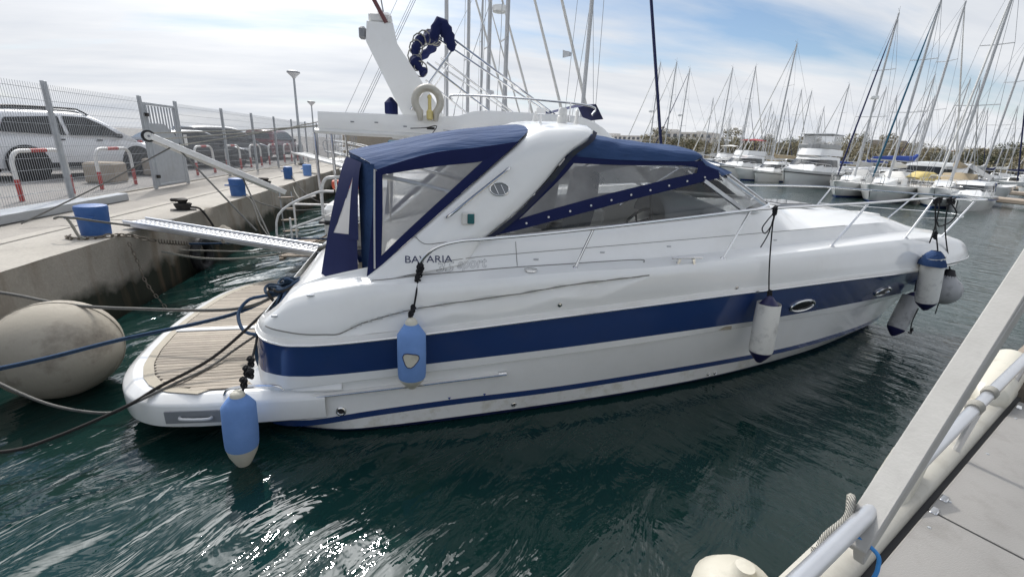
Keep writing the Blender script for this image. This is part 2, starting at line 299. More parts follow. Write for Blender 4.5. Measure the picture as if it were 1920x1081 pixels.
# ============================================================ SETTING
def water_material():
    m = bpy.data.materials.new('harbour_water'); m.use_nodes = True; nt = m.node_tree; b = nt.nodes['Principled BSDF']; N = nt.nodes.new; L = nt.links.new
    b.inputs['Base Color'].default_value = (.006, .019, .017, 1); b.inputs['Roughness'].default_value = .025; b.inputs['IOR'].default_value = 1.40; b.inputs['Specular IOR Level'].default_value = .5
    t = N('ShaderNodeTexCoord')
    def nz(scale, rot, st, det=3, rough=.5, dist=0.):
        mp = N('ShaderNodeMapping'); mp.vector_type = 'TEXTURE'; mp.inputs['Rotation'].default_value = (0, 0, R(rot)); mp.inputs['Scale'].default_value = (1 / st, 1, 1); L(t.outputs['Object'], mp.inputs[0])
        n = N('ShaderNodeTexNoise'); n.inputs['Scale'].default_value = scale; n.inputs['Detail'].default_value = det; n.inputs['Roughness'].default_value = rough; n.inputs['Distortion'].default_value = dist; L(mp.outputs[0], n.inputs['Vector']); return n.outputs[0]
    def mth(op, a, c):
        n = N('ShaderNodeMath'); n.operation = op
        for i, v in enumerate((a, c)):
            if isinstance(v, (int, float)): n.inputs[i].default_value = v
            else: L(v, n.inputs[i])
        return n.outputs[0]
    # open water to the right is ruffled by the breeze, the corner under the quay lies in its lee
    sp = N('ShaderNodeSeparateXYZ'); L(t.outputs['Object'], sp.inputs[0])
    mr = N('ShaderNodeMapRange'); mr.interpolation_type = 'SMOOTHSTEP'; mr.inputs[1].default_value = .3; mr.inputs[2].default_value = 5.5; mr.inputs[3].default_value = .10; mr.inputs[4].default_value = 1.0; L(sp.outputs[0], mr.inputs[0])
    inv = mth('SUBTRACT', 1.12, mr.outputs[0])
    big = mth('MULTIPLY', mth('MULTIPLY', nz(1.25, 52, .42, 2, .45, .6), mth('MAXIMUM', inv, .55)), .10)
    mid = mth('MULTIPLY', mth('MULTIPLY', nz(3.2, 48, .45, 4, .55, .55), mth('MAXIMUM', inv, .22)), .032)
    chop = mth('MULTIPLY', mth('MULTIPLY', nz(4.6, -62, .34, 4, .55, .3), mr.outputs[0]), .036)
    fine = mth('MULTIPLY', mth('MULTIPLY', nz(15, -50, .45, 2, .5), mr.outputs[0]), .005)
    h = mth('ADD', mth('ADD', big, mid), mth('ADD', chop, fine))
    bp = N('ShaderNodeBump'); bp.inputs['Strength'].default_value = 1; bp.inputs['Distance'].default_value = 1.0; L(h, bp.inputs['Height']); L(bp.outputs[0], b.inputs['Normal'])
    # slightly greener, cloudier in broad random patches
    gn = nz(.35, 0, 1, 2); mx = N('ShaderNodeMix'); mx.data_type = 'RGBA'; mx.inputs['A'].default_value = (.0034, .0175, .0150, 1); mx.inputs['B'].default_value = (.0075, .034, .030, 1); L(gn, mx.inputs['Factor']); L(mx.outputs['Result'], b.inputs['Base Color'])
    return m
MT['water'] = water_material()
w = MB().add([(-4.2, -60, 0), (1500, -60, 0), (1500, 1500, 0), (-4.2, 1500, 0)], [(0, 1, 2, 3)]).build('water', 'water', smooth=0); tag(w, kind='structure')
bed = MB().add([(-400, -60, -3), (1500, -60, -3), (1500, 1500, -3), (-400, 1500, -3)], [(0, 1, 2, 3)]).build('harbour_bed', 'block', smooth=0); tag(bed, kind='structure')

def concrete(name, col, stain, algae=False):
    m = mat(name, col, .9, var=.16, vscale=1.6, bump=.006, bscale=14, dirt=stain, dscale=.9, damt=.65)
    nt = m.node_tree; b = nt.nodes['Principled BSDF']; N = nt.nodes.new; L = nt.links.new
    old = b.inputs['Base Color'].links[0].from_socket; t = N('ShaderNodeTexCoord')
    n = N('ShaderNodeTexNoise'); n.inputs['Scale'].default_value = 38; n.inputs['Detail'].default_value = 5; L(t.outputs['Object'], n.inputs['Vector'])
    mx = N('ShaderNodeMix'); mx.data_type = 'RGBA'; mx.blend_type = 'MULTIPLY'; mx.inputs['Factor'].default_value = .35; L(old, mx.inputs['A']); L(n.outputs[0], mx.inputs['B']); out = mx.outputs['Result']
    if algae:
        # weed grows on the tidal part of the wall, rust streaks run down it
        sp = N('ShaderNodeSeparateXYZ'); L(t.outputs['Object'], sp.inputs[0]); n2 = N('ShaderNodeTexNoise'); n2.inputs['Scale'].default_value = 2.2; n2.inputs['Detail'].default_value = 6; L(t.outputs['Object'], n2.inputs['Vector'])
        ad = N('ShaderNodeMath'); ad.operation = 'MULTIPLY_ADD'; L(n2.outputs[0], ad.inputs[0]); ad.inputs[1].default_value = -.55; L(sp.outputs[2], ad.inputs[2])
        mr = N('ShaderNodeMapRange'); mr.inputs[1].default_value = .0; mr.inputs[2].default_value = .2; mr.inputs[3].default_value = 1; mr.inputs[4].default_value = 0; L(ad.outputs[0], mr.inputs[0])
        m2 = N('ShaderNodeMix'); m2.data_type = 'RGBA'; m2.inputs['B'].default_value = (.022, .026, .015, 1); L(mr.outputs[0], m2.inputs['Factor']); L(out, m2.inputs['A'])
        mp = N('ShaderNodeMapping'); mp.inputs['Scale'].default_value = (1, 3.2, .35); L(t.outputs['Object'], mp.inputs[0]); n4 = N('ShaderNodeTexNoise'); n4.inputs['Scale'].default_value = 1.3; n4.inputs['Detail'].default_value = 5; L(mp.outputs[0], n4.inputs['Vector'])
        r4 = N('ShaderNodeMapRange'); r4.inputs[1].default_value = .5; r4.inputs[2].default_value = .75; r4.inputs[4].default_value = .6; L(n4.outputs[0], r4.inputs[0])
        m3 = N('ShaderNodeMix'); m3.data_type = 'RGBA'; m3.inputs['B'].default_value = (.17, .115, .07, 1); L(r4.outputs[0], m3.inputs['Factor']); L(m2.outputs['Result'], m3.inputs['A']); out = m3.outputs['Result']
    L(out, b.inputs['Base Color']); return m
MT['quaywall'] = concrete('quay_wall_concrete', (.44, .395, .335), (.25, .23, .195), True)
MT['quaytop'] = concrete('quay_top_concrete', (.50, .465, .41), (.36, .335, .29))
MT['apron'] = concrete('worn_apron_concrete', (.40, .37, .33), (.30, .28, .245))
MT['tarmac'] = concrete('grey_tarmac', (.30, .285, .27), (.22, .21, .2))
QX, QZ = -4.46, .98
def quay():
    ny, nz_ = 420, 16; rows = []
    for j in range(ny + 1):
        y = -10 + 60 * j / ny; row = []
        for k in range(nz_ + 1):
            z = -1.2 + (QZ + 1.2) * k / nz_
            nn = mnoise.noise((y * 1.3, z * 1.7, 3)) * .05 + mnoise.noise((y * 5, z * 6, 9)) * .022
            edge = max(0, (z - .8) / .18); chip = max(0, mnoise.noise((y * 2.3, 0, 21)) - .05) * .16 * edge
            low = max(0, (.35 - z)) * .10
            row.append((QX + nn * (1 if z < .95 else .5) - chip + low, y, z - (chip * .35 if k == nz_ else 0)))
        row.append((QX - .09, y, QZ + .004)); row.append((QX - .95, y, QZ + .006)); rows.append(row)
    o = MB().loft(rows).build('quay_wall', 'quaywall', smooth=50); o.data.materials.append(MT['quaytop'])
    for p in o.data.polygons:
        if p.normal.z > .75: p.material_index = 1
    tag(o, kind='structure')
    o = MB().box((QX - .975, 20, QZ - .03), (.05, 60, .04)).build('quay_joint', 'iron', smooth=0); tag(o, kind='structure')
    y = -10.
    k = 0
    while y < 50:       # narrow kerb slabs along the joint
        l = 3.0; s = MB().box((QX - 1.095, y + l / 2, QZ - .02), (.18, l - .02, .056), bev=.008).build('kerb_slab', 'quaytop'); s.parent = o; y += l
    for yj in (2.2, 8.6, 14.4, 20.5, 27.0, 33.0): MB().box((QX - .5, yj, QZ + .0065), (.82, .018, .006)).build('expansion_joint', 'iron', o, 0)
    rows = []
    for j in range(61):
        yy = -10 + j; rows.append([(QX - 1.195 - 1.6 * i / 6, yy, QZ + .002 + mnoise.noise((yy * .7, i * .5, 2)) * .006) for i in range(7)])
    tag(MB().loft(rows).build('quay_apron', 'apron', smooth=60), kind='structure')
    tag(MB().add([(-7.25, -60, 1.0), (-7.25, 500, 1.0), (-500, 500, 1.0), (-500, -60, 1.0)], [(0, 1, 2, 3)]).build('car_park', 'tarmac', smooth=0), kind='structure')
    tag(MB().box((-7.25, -7, .96), (.12, 106, .1)).build('car_park_edge', 'apron', smooth=0), kind='structure')
quay()
# ============================================================ MAIN BOAT (local frame: x forward, y to port, z up)
TH = R(2.5); BO = Vector((-2.55, 5.2, 0))
def BL(x, y, z): return Vector((BO.x + x * math.cos(TH) - y * math.sin(TH), BO.y + x * math.sin(TH) + y * math.cos(TH), z))
yacht = thing('motor_yacht', 'white sport cruiser with broad navy hull stripe and blue canvas canopy, stern to the quay', 'motor boat', BO, TH)
NS = 68
def line(pts, n=NS):
    xs = [p[0] for p in pts]; out = []
    P = cr_spline(pts, 14); 
    # resample by fraction of x (denser towards the bow)
    for i in range(n + 1):
        u = .034 * (i / 8) ** 1.4 if i <= 8 else .034 + .966 * (i - 8) / (n - 8)
        u = u + .10 * math.sin(math.pi * u) * u; x = lerp(pts[0][0], pts[-1][0], min(u, 1))
        j = 0
        while j < len(P) - 2 and P[j + 1].x < x: j += 1
        a, b = P[j], P[j + 1]; t = 0 if b.x - a.x < 1e-9 else min(1, max(0, (x - a.x) / (b.x - a.x))); p = a.lerp(b, t); p.y = min(p.y, 0); out.append(p)
    out[-1] = Vector(pts[-1]); return out
def off(l, dy=0, dz=0, f=None): return [Vector((p.x, p.y + dy if p.y < -.001 else 0, p.z + dz)) for p in l]
LA = line([(1.15, -1.2, -.35), (2.5, -1.38, -.35), (4, -1.22, -.35), (5.5, -.95, -.35), (7, -.55, -.35), (8.2, -.2, -.35), (8.9, 0, -.35)])
LW = line([(.98, -1.22, .03), (1.06, -1.42, .03), (1.3, -1.56, .03), (1.66, -1.685, .04), (1.95, -1.715, .05), (2.7, -1.675, .055), (3.95, -1.56, .055), (4.72, -1.465, .055), (5.46, -1.35, .055), (6.3, -1.17, .055), (7.38, -.88, .055), (8.2, -.6, .055), (9.0, -.28, .055), (9.6, 0, .055)])
LT = line([(.985, -1.28, .06), (1.07, -1.50, .07), (1.42, -1.67, .116), (1.96, -1.715, .19), (2.7, -1.68, .22), (3.92, -1.58, .225), (5.98, -1.28, .232), (7.17, -1.03, .232), (8.6, -.57, .215), (9.4, -.22, .205), (9.76, 0, .2)])
T1, T2 = off(LT, 0, -.03), off(LT, -.002, .03)
LC = line([(.99, -1.36, .41), (1.08, -1.58, .42), (1.55, -1.69, .486), (3.86, -1.64, .628), (5.83, -1.38, .682), (7.3, -1.06, .66), (8.12, -.82, .62), (9.2, -.38, .56), (10.1, 0, .50)])
LC2 = off(LC, -.018, .012)
LB = line([(.99, -1.36, .63), (1.03, -1.48, .62), (1.12, -1.61, .60), (1.44, -1.695, .58), (2.17, -1.705, .61), (2.43, -1.705, .634), (3.85, -1.665, .712), (5.79, -1.43, .76), (6.39, -1.31, .758), (7.7, -.99, .749), (9.34, -.5, .71), (10.0, -.22, .70), (10.33, 0, .70)])
LR = line([(1.01, -1.34, .915), (1.05, -1.48, .905), (1.18, -1.64, .885), (1.47, -1.72, .867), (2.18, -1.73, .906), (3.8, -1.695, 1.035), (5.62, -1.515, 1.126), (5.98, -1.46, 1.132), (7.47, -1.2, 1.155), (8.72, -.92, 1.14), (9.6, -.64, 1.12), (10.35, -.33, 1.09), (10.85, 0, 1.07)])
LU = line([(1.02, -1.32, .965), (1.06, -1.46, .955), (1.18, -1.62, .94), (1.47, -1.705, .925), (2.18, -1.715, .965), (3.8, -1.685, 1.095), (5.62, -1.51, 1.186), (5.98, -1.455, 1.192), (7.47, -1.2, 1.215), (8.72, -.93, 1.20), (9.6, -.70, 1.19), (10.3, -.46, 1.18), (10.8, -.22, 1.175), (11.04, 0, 1.17)])
LG = line([(1.05, -1.28, .99), (1.11, -1.42, 1.02), (1.22, -1.50, 1.11), (1.32, -1.52, 1.20), (1.42, -1.53, 1.25), (1.6, -1.545, 1.30), (1.8, -1.565, 1.33), (2.0, -1.60, 1.365), (2.7, -1.645, 1.39), (3.74, -1.635, 1.455), (4.64, -1.575, 1.47), (5.33, -1.455, 1.495), (5.89, -1.38, 1.512), (7.0, -1.15, 1.545), (8.56, -.80, 1.575), (9.4, -.56, 1.55), (10.1, -.34, 1.50), (10.6, -.16, 1.40), (10.85, 0, 1.30)])
def shoulder(a, b, t, out, up): return [Vector((lerp(p.x, q.x, t), (lerp(p.y, q.y, t) - out) if i < NS else 0, lerp(p.z, q.z, t) + up)) for i, (p, q) in enumerate(zip(a, b))]
LS1 = shoulder(LU, LG, .35, .035, 0); LS2 = shoulder(LU, LG, .75, .055, .005); LS3 = shoulder(LU, LG, .94, .030, .012)
LG2 = [Vector((p.x - .01, p.y + (.055 if i < NS else 0), p.z + .016)) for i, p in enumerate(LG)]
LD = line([(1.12, -1.36, 1.0), (1.4, -1.38, 1.27), (1.6, -1.42, 1.32), (2.0, -1.48, 1.39), (2.7, -1.55, 1.425), (3.3, -1.54, 1.465), (4.45, -1.47, 1.505), (5.4, -1.33, 1.535), (7, -1.0, 1.58), (8.5, -.62, 1.61), (9.5, -.32, 1.58), (10.2, 0, 1.54)])
LX = line([(1.3, -1.3, 1.22), (1.6, -1.38, 1.33), (2.0, -1.455, 1.43), (2.73, -1.50, 1.536), (3.9, -1.42, 1.604), (6.04, -1.15, 1.70), (7.6, -.80, 1.735), (8.63, -.5, 1.73), (9.3, -.25, 1.655), (9.6, -.12, 1.60), (9.8, 0, 1.57)])
LT_top = line([(1.35, -1.28, 1.22), (1.6, -1.36, 1.335), (2.0, -1.44, 1.45), (2.95, -1.425, 1.69), (3.3, -1.385, 1.70), (4.6, -1.225, 1.79), (5.87, -1.06, 1.895), (6.2, -.97, 1.93), (6.45, -.80, 1.945), (6.65, -.5, 1.935), (6.78, -.18, 1.925), (6.85, 0, 1.92), (7.6, 0, 1.865), (8.5, 0, 1.80), (9.1, 0, 1.715), (9.5, 0, 1.625), (9.75, 0, 1.575)])
LM = [Vector(((a.x + b.x) / 2, (a.y + b.y) / 2, (a.z + b.z) / 2 + (.02 + (.045 if a.x > 6.6 else 0)) * min(1, (NS - i) / 14))) for i, (a, b) in enumerate(zip(LX, LT_top))]
shellV, shellF = [], []
def shell(name, rows, m, par=yacht, smooth=40, mir=True, snapit=True):
    mb = MB().loft(rows)
    if snapit:
        o = len(shellV); shellV.extend(Vector(p) for p in mb.v); shellF.extend(tuple(i + o for i in f) for f in mb.f)
    if mir: mb.mirror()
    return mb.build(name, m, par, smooth)
shell('hull_bottom', [LA, LW], 'antifoul')
hl = shell('hull_side', [LW, T1], 'gel_low')
shell('thin_stripe', [T1, T2], 'navy')
shell('upper_hull_side', [T2, LC, LC2, LB], 'gel', smooth=25)
blue = shell('blue_stripe', [LB, off(LR, 0, 0)], 'navy')
rr = [off(LR, 0, .0), off(LR, -.022, .004), off(LR, -.028, .02), [lerp(a, b, .6) + Vector((0, -.028 if i < NS else 0, 0)) + (Vector((.03, 0, 0)) if i > NS - 3 else Vector()) for i, (a, b) in enumerate(zip(LR, LU))], [b + Vector((0, -.012 if i < NS else 0, 0)) for i, b in enumerate(LU)], LU]
rub = shell('rub_rail', rr, 'gel2')
RA = [lerp(a, b, .3) + Vector((0, -.03 if i < NS else 0, 0)) for i, (a, b) in enumerate(zip(LR, LU))]
MB().tube(RA, .0085, 6).mirror().build('rail_insert', 'steel', rub)
def joint_z(x):
    J = [(1.74, .965), (1.9, 1.04), (2.1, 1.10), (2.35, 1.16), (2.75, 1.215), (3.2, 1.265), (3.7, 1.335), (4.2, 1.375), (4.5, 1.395)]
    if x < J[0][0] or x > J[-1][0]: return None
    for (a, b), (c, d) in zip(J, J[1:]):
        if a <= x <= c: return lerp(b, d, (x - a) / (c - a))
side_rows = []
cols_ = [cr_spline([l[i] for l in (LU, LS1, LS2, LS3)], 9) for i in range(NS + 1)]
# the panel overhangs a recess that runs out in three scallops
fineX = []
for q in range(len(cols_[0])):
    row = []
    for i in range(NS):
        for s in range(4): row.append(cols_[i][q].lerp(cols_[i + 1][q], s / 4))
    row.append(cols_[NS][q]); side_rows.append(row)
for row in side_rows:
    for p in row:
        jz = joint_z(p.x)
        if jz is not None and p.z < jz and p.y < -.5:
            d = jz - p.z; m_ = .55 + .45 * abs(math.sin(math.pi * (p.x - 1.74) / .92)); dep = .17 * m_ * min(1, (4.5 - p.x) / .5) * min(1, (p.x - 1.74) / .25)
            if dep > .001: p.y += .032 * max(0, 1 - d / dep) * min(1, d / .012)
def fine(l): return [l[i].lerp(l[i + 1], s / 4) for i in range(NS) for s in range(4)] + [l[NS]]
top = shell('topside', side_rows + [fine(LG), fine(LG2), fine(LD)], 'gel', smooth=40)
deck = shell('deck', [LD, LX, LM, LT_top], 'gel', smooth=32)
# transom
tr = [LW, T1, T2, LC, LB, LR, LU, LS1, LS2, LG]
pts = [l[0] for l in tr]
MB().add([p for p in pts] + [Vector((p.x, -p.y, p.z)) for p in pts], [(i, i + 1, len(pts) + i + 1, len(pts) + i) for i in range(len(pts) - 1)]).build('transom', 'gel', yacht)
# stern seat-back / aft coaming and cockpit tub
tub = MB(); xs = [1.1, 1.25, 1.45, 1.7]
rows = []
for y in [-1.4, -1.2, -.8, -.3, .2, .6]:
    rows.append([(1.07, y, .42), (1.09, y, .9), (1.13, y, 1.0), (1.2, y, 1.10), (1.36, y, 1.22), (1.5, y, 1.23), (1.62, y, 1.20), (1.66, y, .95)])
tub.loft(rows); tub.build('stern_coaming', 'gel', yacht, 50)
MB().box((3.4, 0, .72), (4.6, 2.9, .04)).build('cockpit_sole', 'teak_border', yacht)
ins = MB()
for s in (-1, 1):
    ins.loft([[(1.66, s * 1.30, .74), (3.0, s * 1.36, .74), (4.6, s * 1.22, .74), (5.9, s * 1.0, .74)], [(1.66, s * 1.30, 1.28), (3.0, s * 1.37, 1.62), (4.6, s * 1.19, 1.72), (5.9, s * 1.0, 1.83)]])
ins.loft([[(5.9, -1.0, .74), (5.9, 1.0, .74)], [(5.75, -1.0, 1.84), (5.75, 1.0, 1.84)], [(6.8, -.2, 1.93), (6.8, .2, 1.93)]])
ins.build('cockpit_liner', 'gel', yacht)
BV = BVHTree.FromPolygons(shellV, shellF)
def snap(x, z, o=.004):
    h, n, i, d = BV.ray_cast(Vector((x, -4, z)), Vector((0, 1, 0)))
    if h is None: return Vector((x, -1.5, z)), Vector((0, -1, 0))
    if n.y > 0: n = -n
    return h + n * o, n
def snapdisc(x, z, a, b, name, m, par, o=.004, ang=0., nr=4, nk=24):
    rows = []
    for r in range(1, nr + 1):
        row = []
        for k in range(nk + 1):
            c, s = math.cos(k / nk * 6.28319) * a * r / nr, math.sin(k / nk * 6.28319) * b * r / nr
            row.append(snap(x + c * math.cos(ang) - s * math.sin(ang), z + c * math.sin(ang) + s * math.cos(ang), o)[0])
        rows.append(row)
    mb = MB().loft(rows); mb.add(rows[0][:-1] + [snap(x, z, o)[0]], [(k, (k + 1) % nk, nk) for k in range(nk)])
    return mb.build(name, m, par, 60)
def snapline(pts, o=.003, n=10): return [snap(p.x, p.z, o)[0] for p in cr_spline([(a, 0, b) for a, b in pts], n)]
# ---- hull fittings
def port(x, z, a, b):
    p, n = snap(x, z, .006); t = (snap(x + .1, z, .006)[0] - snap(x - .1, z, .006)[0]).normalized(); up = n.cross(t).normalized()
    if up.z < 0: up = -up
    ring = [p + t * math.cos(k / 28 * 6.2832) * a + up * math.sin(k / 28 * 6.2832) * b for k in range(28)]
    ring = [snap(q.x, q.z, .008)[0] for q in ring]
    o = MB().tube(ring, .014, 8, closed=True).build('porthole', 'steel', blue)
    po_ = snapdisc(x, z, a * .97, b * .97, 'pane', 'port', o, .005, math.atan2(t.z, math.hypot(t.x, t.y)))
port(6.76, .875, .21, .072); port(8.46, .865, .19, .068)
for (x, z, r) in ((1.70, .235, .042), (3.26, .115, .026), (5.62, .10, .022), (5.72, .10, .022)):
    p, n = snap(x, z, .002); o = MB().lathe([(r, 0), (r, .012), (r * .75, .016), (r * .6, .006)], 20, p, n, cap=False).build('skin_fitting', 'steel', hl); MB().lathe([(r * .62, .006), (.001, .0061)], 16, p, n, cap=False).build('outlet', 'black', o)
for (x, z) in ((3.62, 1.15), (5.60, 1.20)):
    p, n = snap(x, z, .001); MB().lathe([(.022, 0), (.02, .01), (.001, .014)], 14, p, n, cap=False).build('vent_cap', 'steel', top)
for k, x in enumerate((2.62, 2.95)):
    p0, n = snap(x, .275, .003); q1 = snap(x + .03, .275, .003)[0]; q2 = snap(x + .015, .25, .003)[0]; MB().add([p0, q1, q2], [(0, 1, 2)]).build('drain_mark', 'bluehull', hl, smooth=0)
# thin lower tread rail with cap
SR = snapline([(1.02, .34), (1.5, .40), (2.2, .44), (3.16, .485)], .012, 8)
tp = MB().tube(SR, .017, 8).build('spray_rail', 'gel2', hl); MB().tube([p + Vector((0, -.018, -.01)) for p in SR], .007, 6).build('rail_strip', 'steel', tp); MB().tube(SR[-2:], .022, 8).build('rail_end', 'steel', tp)
# joint line of the moulded panel along the topside, the scalloped recess
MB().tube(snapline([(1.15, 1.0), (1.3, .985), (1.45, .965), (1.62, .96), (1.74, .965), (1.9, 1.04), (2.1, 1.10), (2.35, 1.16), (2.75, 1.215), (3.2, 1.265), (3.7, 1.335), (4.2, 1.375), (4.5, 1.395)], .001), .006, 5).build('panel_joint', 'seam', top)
sc = MB()
def scallop(x0, x1, zt, zb):
    rows = []
    n = 16
    for i in range(n + 1):
        u = i / n; x = lerp(x0, x1, u); ztp = zt(x); zbt = ztp - zb * math.sin(math.pi * u ** .8) - .004
        rows.append([snap(x, ztp, .003)[0], snap(x, lerp(ztp, zbt, .25), .0025)[0] + Vector((0, .0, 0)), snap(x, zbt, .002)[0]])
    return rows
# ---- lettering
def text_obj(txt, name, loc_x, z, h, m, par, width, outline=False, italic=0., slope=0.):
    cu = bpy.data.curves.new(name, 'FONT'); cu.body = txt; cu.size = 1; cu.shear = italic; cu.resolution_u = 4
    if outline: cu.fill_mode = 'NONE'; cu.bevel_depth = .009; cu.offset = .012; cu.bevel_resolution = 0
    ob = bpy.data.objects.new('tmp', cu); C.objects.link(ob); bpy.context.view_layer.update()
    dg = bpy.context.evaluated_depsgraph_get(); me = bpy.data.meshes.new_from_object(ob.evaluated_get(dg)); bpy.data.objects.remove(ob)
    xs = [v.co.x for v in me.vertices]; ys = [v.co.y for v in me.vertices]; sx = width / (max(xs) - min(xs)); sy = h / (max(ys) - min(ys))
    for v in me.vertices:
        X = loc_x + (v.co.x - min(xs)) * sx; Z = z + (v.co.y - min(ys)) * sy + (X - loc_x) * slope; zo = v.co.z
        p, n = snap(X, Z, .005); v.co = p + n * (zo * .05)
    me.materials.clear(); me.materials.append(MT[m]); o = bpy.data.objects.new(name, me); C.objects.link(o); o.parent = par; return o
# ---- swim platform
plat = MB(); 
PT = [(0, -.33), (.4, -.315), (.8, -.27), (1.1, -.20), (1.34, -.09), (1.5, .03), (1.61, .17), (1.68, .34), (1.72, .62)]
def plat_x(y):
    y = abs(y)
    for (a_, b_), (c_, d_) in zip(PT, PT[1:]):
        if y <= c_: return lerp(b_, d_, (y - a_) / (c_ - a_))
    return .62
half = cr_spline([(x, -y, 0) for y, x in reversed(PT)], 5)
outl = [(1.58, -1.735), (1.3, -1.735), (.95, -1.73)] + [(p.x, p.y) for p in half]
outl = outl + [(x, -y) for x, y in reversed(outl[:-1])]
def ring(ins, z):
    out = []
    for i, (x, y) in enumerate(outl):
        a_, b_ = outl[max(i - 1, 0)], outl[min(i + 1, len(outl) - 1)]; tx, ty = b_[0] - a_[0], b_[1] - a_[1]; l = math.hypot(tx, ty) or 1
        out.append(Vector((x - ty / l * ins * -1 if False else x + (-ty / l) * -ins, y + (tx / l) * -ins, z)))
    return out
sgn = 1
_c = ring(.1, 0)[len(outl) // 2]
if _c.x < outl[len(outl) // 2][0]: sgn = -1
plat.loft([ring(sgn * .14, .175), ring(sgn * .02, .185), ring(sgn * .004, .2), ring(0, .22), ring(0, .375), ring(sgn * .006, .392), ring(sgn * .02, .405), ring(sgn * .075, .446), ring(sgn * .09, .452)]); plat.add(ring(sgn * .09, .452), [tuple(range(len(outl)))])
po = plat.build('swim_platform', 'gel', yacht, 28)
inner = [(x + .12 if x < .7 else x, y * .9) for x, y in outl]
def inx(y):      # aft limit of the teak for a given y
    return plat_x(y / .955) + .20
tb = MB().add([Vector((inx(y) - .01, y, .456)) for y in [1.60 * k / 20 for k in range(-20, 21)]] + [Vector((1.12, 1.60, .456)), Vector((1.12, -1.60, .456))], [tuple(range(43))]).build('teak_bed', 'caulk', po, smooth=0)
border = MB(); 
bp = [Vector((inx(y) - .02, y, .460)) for y in [1.62 * k / 24 for k in range(-24, 25)]]
border.loft([[Vector((p.x - .03, p.y * 1.02, .4575)) for p in bp], [Vector((p.x - .03, p.y * 1.02, .4635)) for p in bp], [Vector((p.x + .035, p.y * .985, .4635)) for p in bp], [Vector((p.x + .035, p.y * .985, .4575)) for p in bp]])
border.build('teak_margin', 'teak_border', po)
y = -1.585; k = 0
while y < 1.54:
    w = .05; x0 = max(inx(y), inx(y + w)) + .022; x1 = 1.10
    if not (-.33 < y + w / 2 < -.20):
        MB().prism([(x0, y, .4575), (x1, y, .4575), (x1, y + w, .4575), (x0, y + w, .4575)], (0, 0, .007)).build('plank', 'teak', po, smooth=0)
    y += w + .0075; k += 1
MB().box((.5, -.265, .4635), (1.25, .075, .022), bev=.008).build('centre_rib', 'gel', po)
# recessed handle on the side of the platform and the grab rail
hp = MB().box((.60, -1.722, .295), (.46, .014, .105), rz=R(-5)).build('handle_plate', 'grey', po)
MB().tube(cr_spline([(.48, -1.715, .295), (.50, -1.745, .295), (.60, -1.765, .295), (.70, -1.77, .295), (.72, -1.745, .295)], 5), .013, 8).build('handle', 'ltgrey', hp)
MB().tube(cr_spline([(.80, -1.66, .44), (.84, -1.66, .49), (1.0, -1.67, .515), (1.2, -1.68, .505), (1.26, -1.68, .46)], 5), .011, 8).build('grab_rail', 'steel', po)
MB().loft([[(.84, -1.20, .45), (.86, -1.42, .45), (1.0, -1.60, .45), (1.4, -1.70, .45), (1.72, -1.72, .45)], [(.87, -1.19, .49), (.90, -1.40, .49), (1.02, -1.56, .49), (1.4, -1.68, .50), (1.72, -1.70, .51)], [(1.0, -1.18, .54), (1.02, -1.34, .56), (1.10, -1.50, .60), (1.4, -1.62, .56), (1.75, -1.66, .53)], [(1.08, -1.18, .62), (1.08, -1.34, .66), (1.14, -1.46, .70), (1.4, -1.55, .60), (1.75, -1.6, .55)]]).build('quarter_step', 'gel', po, 60)
MB().box((1.09, .0, .66), (.06, 2.9, .5), bev=.02).build('transom_face', 'gel', yacht)
MB().prism([(1.06, -1.46, .42), (1.06, -1.30, .42), (1.14, -1.34, 1.0), (1.14, -1.5, 1.0)], (.1, 0, 0)).build('transom_corner', 'gel', yacht)
# ---- radar arch
AS = [((1.90, 1.34), (2.80, 1.50), -1.515), ((2.25, 1.615), (2.96, 1.71), -1.455), ((2.6, 1.925), (3.27, 1.95), -1.395), ((2.95, 2.235), (3.52, 2.2), -1.335), ((3.2, 2.455), (3.73, 2.44), -1.28), ((3.32, 2.56), (3.93, 2.58), -1.215), ((3.39, 2.64), (4.02, 2.665), -1.08), ((3.42, 2.69), (4.06, 2.705), -.75), ((3.44, 2.72), (4.08, 2.73), 0)]
rows = []
for i, ((ax, az), (fx, fz), y) in enumerate(AS):
    tilt = min(1, max(0, (i - 3) / 4)); oy, oz = -math.cos(tilt * 1.5), math.sin(tilt * 1.5)     # outward normal turns from sideways to up
    sec = []
    for u, b in ((0, -.02), (.0, .0), (.06, .022), (.3, .04), (.7, .04), (.94, .022), (1.0, .0), (1.0, -.06), (.94, -.085), (.06, -.085), (0, -.06), (0, -.02)):
        sec.append(Vector((lerp(ax, fx, u), y + oy * b, lerp(az, fz, u) + oz * b)))
    rows.append(sec)
# smooth along the arch
cols = [cr_spline([r[j] for r in rows], 4) for j in range(len(rows[0]))]
rows = [[c[i] for c in cols] for i in range(len(cols[0]))]
mb = MB().loft(rows)
o_ = len(shellV); shellV.extend(Vector(p) for p in mb.v); shellF.extend(tuple(i + o_ for i in f) for f in mb.f)
BV = BVHTree.FromPolygons(shellV, shellF)
arch = mb.mirror().build('radar_arch', 'gel', yacht, 50)
MB().tube(cr_spline([(2.62, -1.43, 1.88), (2.66, -1.50, 1.915), (2.9, -1.46, 2.10), (3.14, -1.42, 2.285), (3.18, -1.36, 2.31)], 5), .013, 8).build('handrail', 'steel', arch)
def disc(x, z, a, b, name, m, par, o=.004, ang=0.):
    return snapdisc(x, z, a, b, name, m, par, o, ang)
d = disc(3.09, 2.125, .083, .052, 'oval_light', 'grey', arch, .006)
for k in (-1, 1): MB().tube(snapline([(3.09 + k * .03 - .02, 2.165), (3.09 + k * .03 + .02, 2.085)], .008, 3), .004, 5).build('light_bar', 'steel', d)
